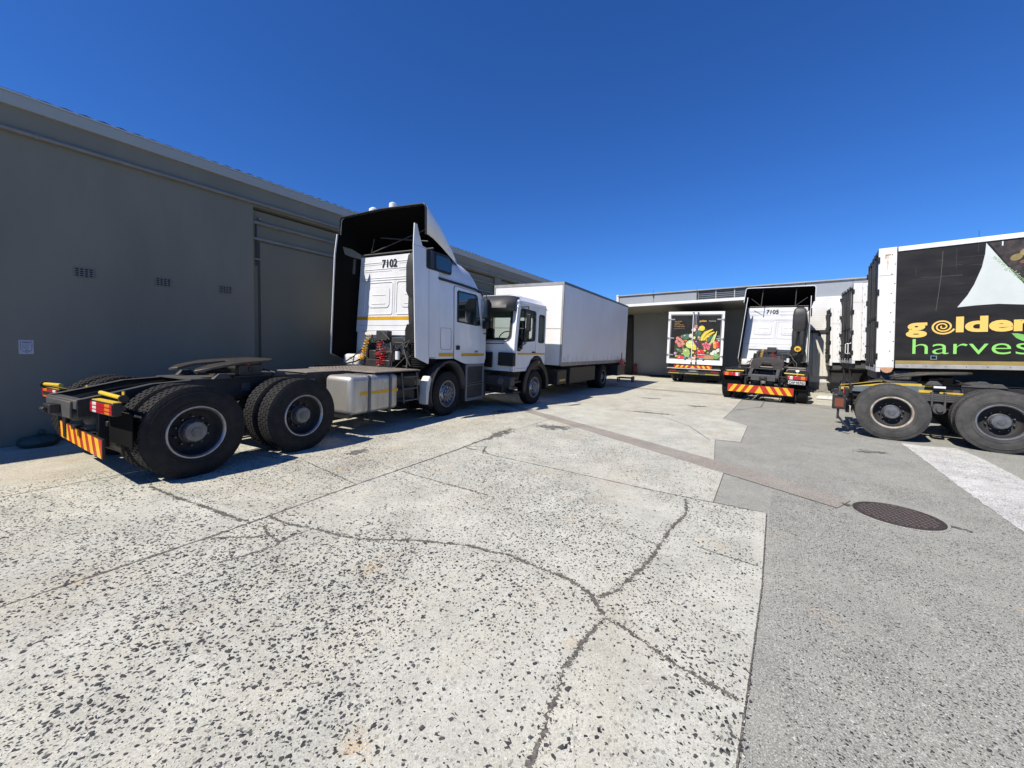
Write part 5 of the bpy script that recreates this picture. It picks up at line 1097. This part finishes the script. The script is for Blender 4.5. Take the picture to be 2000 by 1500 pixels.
    its.append(('crate_front', [(.44, 1.24), (.90, 1.26), (.88, 1.44), (.46, 1.44)], tan)); its.append(('crate_front', [(-.40, 1.24), (.42, 1.24), (.42, 1.35), (-.40, 1.35)], M('crate_pink', (.5, .36, .28)))); E('herb', -.36, 1.27, .09, .05, dgrn); E('herb', .16, 1.27, .09, .05, dgrn)
    its = [(n_, [(min(max(u, -1.13), 1.13), max(v, 1.235)) for u, v in p], m) for n_, p, m in its]
    ellipse_print(R, -.005, its)
    GT = mat('gold_print', (.6, .33, .08), .4); 
    for k, (t_, m_) in enumerate((('WE DELIVER', GT), ('THE BEST', GT), ('FRUIT AND VEG', GT), ('TO YOUR DOOR', GT))):
        part('door_text', text_mesh(t_, .062, XZ(-.018), .0, 1.0, .002), m_, R, smooth=0).location = (-.98, 0, 3.12 - k * .088)
    part('door_text', text_mesh('www.goldenharvest.co.za', .055, XZ(-.018), .0, .9, .002), mat('grey_print', (.25, .25, .25), .5), R, smooth=0).location = (-1.0, 0, 2.76)
    part('door_text', text_mesh('golden', .12, XZ(-.012), .004, 1.0, .002), GT, R, smooth=0).location = (.18, 0, 3.13)
    part('door_text', text_mesh('harvest', .12, XZ(-.012), .0, .9, .002), mat('grey_print2', (.32, .36, .28), .5), R, smooth=0).location = (.60, 0, 3.13)
    # lower frame, lamps, boards
    part('sub_frame', MB().box(-1.2, 1.2, .1, .3, .72, .96), CHASS, R)
    ch = MB()
    chevron(R, -.92, .85, .78, .91, .02, n=7)
    part('bumper_ledge', MB().box(-1.24, 1.24, -.10, .06, .725, .755), DIRTYW, R, bevel=.005)
    bb = part('lamp_bar', MB().box(-1.2, 1.2, -.02, .06, .52, .72), CHASS, R, bevel=.01)
    for s in (-1, 1): part('lamp_lens', MB().box(min(s * .80, s * 1.14), max(s * .80, s * 1.14), -.035, -.02, .56, .68), mat('dull_red_lens', (.16, .01, .02), .3), bb)
    for a, b in ((-1.15, -.65), (-.35, .25), (.55, 1.15)): part('yellow_strip', MB().box(a, b, -.035, -.02, .47, .515), mat('dull_yellow', (.30, .27, .05), .5), bb)
    part('underrun_bar', MB().box(-1.2, 1.2, -.015, .07, .45, .53), CHASSG, R)
    pl = part('number_plate', MB().box(-.22, .22, -.035, -.025, .58, .68), mat('plate_dark', (.1, .1, .13), .5), R)
    part('plate_text', text_mesh('CA 413', .09, XZ(-.038), .002, .9, .002, 'CENTER'), mat('plate_pale', (.4, .4, .45), .5), pl, smooth=0).location = (0, 0, .60)
    for s in (-1, 1):
        wheel(R, s * 1.02, 1.6, s, 'outer', k=.85); wheel(R, s * .72, 1.6, s, 'inner', k=.85); part('mud_flap', MB().box(min(s * .6, s * 1.15), max(s * .6, s * 1.15), 1.05, 1.06, .12, .7), BLACK, R)
    part('axle', MB().tube([(-.9, 1.6, .44), (.9, 1.6, .44)], .07, 8), CHASS, R)
    part('cab_body', MB().loft([rring(D + .05, D + 1.9, 1.15, z, .15, .05) for z in (.8, 1.7)] + [rring(D + .05, D + 1.65, 1.1, 2.5, .2, .05)]), WHITE, R)
    part('chassis_rail', MB().box(-.45, -.38, .2, D + 1.5, .6, .85).box(.38, .45, .2, D + 1.5, .6, .85), CHASS, R)
    for s in (-1, 1): wheel(R, s * 1.0, D + .9, s, 'front', r=.51, k=.85)
    return R
fruit_truck()

# ================================================================== BLACK TRAILERS AT THE RIGHT
GOLDL = mat('logo_gold', (.78, .50, .12), .4); GRNL = mat('logo_green', (.25, .62, .13), .4); LEAFG = mat('leaf_green', (.2, .5, .12), .4, var=.5, vscale=5)
RUSTW = mat('rust_streaked_white', (.70, .70, .67), .5, var=.35, vscale=4, vcol=(.40, .34, .28), stretch=(2, 2, .25))
def trailer(name_label, x, y, yaw, L=13.0, Z0=1.35, Z1=4.08, main=False, graphics=False, wid=2.5, pw=.28):
    # local: +x is towards the camera side, y forward along the trailer, y=0 the rear
    R = empty('box_trailer', name_label, 'trailer', 'box trailers parked side by side'); frame(R, x, y, yaw, tilt=.0, z=gz(x))
    H = wid
    bd = part('trailer_body', MB().box(-H, 0, .02, L, Z0, Z1), BLKPRINT if main else WHITE2, R, bevel=.008)
    part('roof_rail', MB().box(-.05, .02, .30, L, Z1 - .09, Z1 + .015).box(-H - .02, -H + .05, .3, L, Z1 - .09, Z1 + .015), mat('bright_rail', (.75, .75, .73), .45, var=.3, vscale=3), bd, bevel=.005)
    if not main: part('side_print', MB().box(.001, .006, .32, L, Z0 + .22, Z1 - .10), BLKPRINT, bd)
    for xx in (0.0, -H):
        s = 1 if xx == 0 else -1
        cp = part('corner_post', MB().box(min(xx - .06 * s, xx + .025 * s), max(xx - .06 * s, xx + .025 * s), -.03, pw, Z0 - .02, Z1 + .02), RUSTW, R, bevel=.008)
        rv = MB()
        for k in range(12):
            z = Z0 + .15 + k * (Z1 - Z0 - .3) / 11
            rv.lathe([(0, .012), (.006, .008)], (.026, .20 + (.0 if k % 2 else .055), z), 'x', 8, False, True) if xx == 0 else None
        if xx == 0:
            part('rivet', rv, GREYP, cp)
            if main:
                part('rusty_bracket', MB().box(.0255, .034, .085, .175, Z1 - .15, Z1 - .135).box(.0255, .034, .085, .10, Z1 - .22, Z1 - .15), mat('rust_streak', (.30, .13, .06), .8, var=.8, vscale=12, vcol=(.5, .38, .28)), cp)
                stp = [(.10, Z1 - .15), (.135, Z1 - .15), (.15, Z1 - .19), (.14, Z1 - .27), (.147, Z1 - .36), (.13, Z1 - .43), (.133, Z1 - .52), (.118, Z1 - .47), (.12, Z1 - .38), (.105, Z1 - .30), (.11, Z1 - .22)]
                part('rust_streak', MB().prism(stp, 0, .001, YZ(.0255)), mat('rust_run', (.50, .30, .17), .8, var=1.0, vscale=16, vcol=(.70, .69, .65)), cp)
            part('post_seam', MB().box(.0255, .027, -.02, .25, Z1 - .62, Z1 - .612), mat('gap_and_shade_grey', (.2, .2, .21), .7), cp)
    part('bottom_rail', MB().box(-.04, .012, .30, L, Z0 - .02, Z0 + .075).box(-H - .012, -H + .04, .3, L, Z0 - .02, Z0 + .075), mat('pale_rail', (.42, .41, .38), .5, metal=.2, var=.6, vscale=4), bd, bevel=.004)
    part('gold_strip', MB().box(0.0, .016, .30, L, Z0 + .08, Z0 + .155), mat('gold_strip', (.40, .29, .09), .4, metal=.2, var=.5, vscale=3), bd)
    rv = MB()
    for k in range(40): rv.lathe([(0, .009), (.004, .007)], (.012, .5 + k * .3, Z0 + .03), 'x', 6, False, True)
    part('rail_rivet', rv, BLACK, bd)['kind'] = 'stuff'
    # rear doors
    for s in (0, 1):
        a, b = (-H + .09, -H / 2 - .01) if s else (-H / 2 + .01, -.09)
        dr = part('rear_door', MB().box(a, b, -.01, .03, Z0 + .05, Z1 - .08), BLKPRINT, R, bevel=.005)
        for q in (.25, .62):
            xr = a + (b - a) * q if s == 0 else b - (b - a) * q
            part('lock_rod', MB().tube([(xr, -.045, Z0 - .02), (xr, -.045, Z1 - .03)], .02, 8), GREYP, dr)
            for za, zb in ((Z0 + .02, Z0 + .09), (Z1 - .12, Z1 - .05), (2.5, 2.56)): part('rod_bracket', MB().box(xr - .05, xr + .05, -.06, -.01, za, zb), BLACK, dr)
            part('lock_handle', MB().box(xr - .16, xr + .02, -.08, -.05, Z0 + .5, Z0 + .54), BLACK, dr)
        for k in range(4):
            z = Z0 + .25 + k * (Z1 - Z0 - .5) / 3; e = -.05 if s == 0 else -H + .05
            part('hinge', MB().box(min(e - .2, e + .07) if s == 0 else e - .07, e + .07 if s == 0 else e + .2, -.05, -.012, z - .045, z + .045).tube([(e + (.075 if s == 0 else -.075), -.03, z - .07), (e + (.075 if s == 0 else -.075), -.03, z + .07)], .03, 8), BLACK, dr, bevel=.006)
        if graphics and s == 0:
            part('oval_print', curve_mesh([circle(-.55, 2.6, .22, 20, .42)], .002, XZ(-.012)), mat('beige_print', (.5, .46, .38), .5, var=.5, vscale=6), dr, smooth=0); part('oval_print', curve_mesh([circle(-.6, 3.5, .22, 20, .36)], .002, XZ(-.012)), mat('beige_print', (.5, .46, .38), .5), dr, smooth=0)
            for xx in (-.25, -.75): part('door_handle', MB().tube([(xx, -.02, 1.65), (xx, -.10, 1.68), (xx, -.10, 2.0), (xx, -.02, 2.03)], .015, 6), WHITE, dr)
    part('rear_sill', MB().box(-H - .02, .02, -.03, .05, Z0 - .12, Z0 + .04), DIRTYW, R, bevel=.006)
    part('rear_header', MB().box(-H - .02, .02, -.03, .05, Z1 - .08, Z1 + .02), RUSTW if not main else BLKPRINT, R, bevel=.006)
    if main: part('door_bump_stop', MB().lathe([(0, .10), (.10, .09), (.13, .05)], (.02, .12, Z0 - .05), 'y', 14, True, True) if False else MB().prism([(.02, Z0 - .02), (.28, Z0 - .02), (.24, Z0 - .12), (.16, Z0 - .15), (.09, Z0 - .12)], -.05, .02, YZ(.0)), mat('tan_stop', (.55, .30, .17), .6, var=.4, vscale=9), R, bevel=.01)
    part('rear_underframe', MB().box(-H + .1, -.1, .0, .6, Z0 - .32, Z0 - .06), CHASSG, R, bevel=.05)
    for xx in (-.75, -H + .75): part('chassis_beam', MB().box(xx - .06, xx + .06, .1, L, Z0 - .42, Z0 - .02), CHASS, R)
    for s_, xx in ((1, -.18), (-1, -H + .18)):
        for yy in (1.6, 2.95): wheel(R, xx, yy, s_, 'outer', rub=RUBBERD, rim=RIMW)
    for yy in (1.6, 2.95): part('axle', MB().tube([(-H + .2, yy, .525), (-.2, yy, .525)], .07, 8), CHASS, R)
    part('underrun_bar', MB().box(-H + .1, -.1, .0, .08, .50, .62).box(-.7, -.62, 0, .08, .62, Z0 - .1).box(-H + .62, -H + .7, 0, .08, .62, Z0 - .1), CHASS, R)
    part('leg', MB().box(-.55, -.43, 9.5, 9.62, .05, Z0 - .05), CHASSG, R); part('leg', MB().box(-H + .43, -H + .55, 9.5, 9.62, .05, Z0 - .05), CHASSG, R)
    return R, bd
Y1 = radians(-96)
# the side faces the camera: local +x must point to -Y, forward along +X
TR, tb = trailer('black box trailer with a white corner post and gold and green lettering on its side', 2.40, 12.44, Y1, main=True, Z0=1.34, Z1=4.09)
def tside(u, v, w): return Vector((.004 + w, u, v))
def twrite(name, txt, size, y, z, m, bold, sx): 
    o = part(name, text_mesh(txt, size, tside, bold, sx, .003), m, TR, smooth=0); o.location = (0, y, z); return o
twrite('lettering_gold', 'g', .44, .49, 2.135, GOLDL, .018, 1.52)
twrite('lettering_gold', 'lden', .44, 1.215, 2.135, GOLDL, .018, 1.50)
sp = []
for k in range(70):
    t = k / 69; a = 2 * pi * 2.6 * t + 2.2; r_ = .02 + .185 * t; sp.append((.0, 1.035 + r_ * .88 * cos(a), 2.245 + r_ * .80 * sin(a)))
rows = []
for k, p in enumerate(sp):
    q = sp[min(k + 1, 69)]; pp = sp[max(k - 1, 0)]; d = Vector((0, q[1] - pp[1], q[2] - pp[2])).normalized(); nn = Vector((0, -d.z, d.y)) * (.010 + .007 * k / 69); rows.append([Vector((.006, p[1], p[2])) + nn, Vector((.006, p[1], p[2])) - nn])
part('lettering_spiral', MB().grid(rows), GOLDL, TR, smooth=0)
twrite('lettering_green', 'harvest', .50, .53, 1.645, GRNL, -.004, 1.34)
leafp = [(2.00, 2.075), (2.08, 2.07), (2.18, 2.04), (2.27, 1.98), (2.33, 1.90), (2.24, 1.90), (2.14, 1.92), (2.06, 1.98)]
part('leaf_print', curve_mesh([leafp], .003, YZ(.006)), LEAFG, TR, smooth=0)
# turned-up page corner print
page = [(2.22, 3.98), (2.60, 3.66), (3.1, 3.28), (3.8, 2.8), (4.3, 2.5), (4.4, 2.60), (3.7, 2.62), (3.1, 2.66), (2.5, 2.66), (2.0, 2.62), (1.52, 2.58), (1.72, 2.83), (1.92, 3.10), (2.10, 3.42), (2.20, 3.70)]
page = [(1.62, 3.975), (1.86, 3.54), (2.14, 3.06), (2.7, 2.5), (2.5, 2.58), (2.15, 2.65), (1.81, 2.69), (1.5, 2.68), (1.24, 2.655), (1.38, 2.90), (1.47, 3.12), (1.57, 3.47), (1.61, 3.75)]
part('page_curl_print', curve_mesh([page], .002, YZ(.005)), mat('page_white', (.56, .60, .58), .45, var=.6, vscale=2, vcol=(.46, .5, .48)), TR, smooth=0)
pt = part('page_text', text_mesh('www.goldenharvest.co.za', .12, lambda u, v, w: Vector((.007 + w, u * cos(-.93) - v * sin(-.93), u * sin(-.93) + v * cos(-.93))), .0, 1.1, .002), mat('page_text_green', (.28, .42, .22), .5), TR, smooth=0); pt.location = (0, 1.70, 3.66)
part('veg_print', curve_mesh([[(1.66, 3.97), (5, 3.97), (5, 2.5), (2.7, 2.5), (2.2, 3.0), (1.95, 3.42)]], .002, YZ(.003)), mat('veg_shadow_print', (.015, .013, .011), .4, var=.9, vscale=5, vcol=(.10, .07, .05)), TR, smooth=0)
for k, (a, b, r_, m_) in enumerate(((2.03, 3.62, .09, (.30, .24, .08)), (2.16, 3.72, .10, (.35, .27, .12)), (2.22, 3.45, .10, (.16, .24, .12)), (2.12, 3.52, .05, (.2, .1, .06)), (2.2, 3.86, .06, (.25, .16, .1)))):
    part('veg_shape', curve_mesh([circle(a, b, r_, 18, r_ * .7, .5)], .002, YZ(.0052 + .0006 * k)), mat('veg_print_%d' % k, m_, .4, var=.8, vscale=9), TR, smooth=0)
part('side_hook', curve_mesh([[(.86, 1.52), (.96, 1.52), (.96, 1.61), (.86, 1.61)], [(.875, 1.535), (.945, 1.535), (.945, 1.595), (.875, 1.595)]], .012, YZ(.02)), CHROME, TR, smooth=0)
part('side_handle_slot', MB().box(.0, .012, 1.83, 1.85, 3.88, 3.97), WHITE, TR)
part('tyre_scuffs', MB().prism([(1.00, 3.90), (1.01, 3.90), (.99, 3.3), (.93, 2.6), (.92, 2.6), (.98, 3.3)], 0, .0015, YZ(.0005)), mat('scuff', (.06, .055, .05), .6), TR)
rw_ = random.Random(9)
for k in range(26):
    y = rw_.uniform(.4, 2.6); z = rw_.uniform(2.6, 3.9); l = rw_.uniform(.08, .7); h = rw_.random() < .7
    if y > 1.1 and z < 3.97 - 0 and y > 1.15 + (z - 2.6) * .35: continue
    p = [(y, z), (y + (l if h else .006), z + rw_.uniform(-.02, .02)), (y + (l if h else .008), z + (.004 if h else l)), (y, z + (.004 if h else l))]
    part('scuff_mark', MB().prism(p, 0, .0006, YZ(.0003)), mat('scuff_grey', (.035, .033, .03), .7, var=.9, vscale=14, vcol=(.012, .011, .010)), TR, smooth=0)
trailer('white-framed box trailer with oval prints on its doors, second of the row', 2.72, 17.3, radians(-90.5), graphics=True, Z0=1.45, Z1=4.0, pw=.2)
trailer('shorter dark trailer with a thin white edge, farthest of the row beside the white wall', 2.50, 20.3, radians(-90), L=9, Z0=1.30, Z1=3.50, wid=1.15, pw=.05)
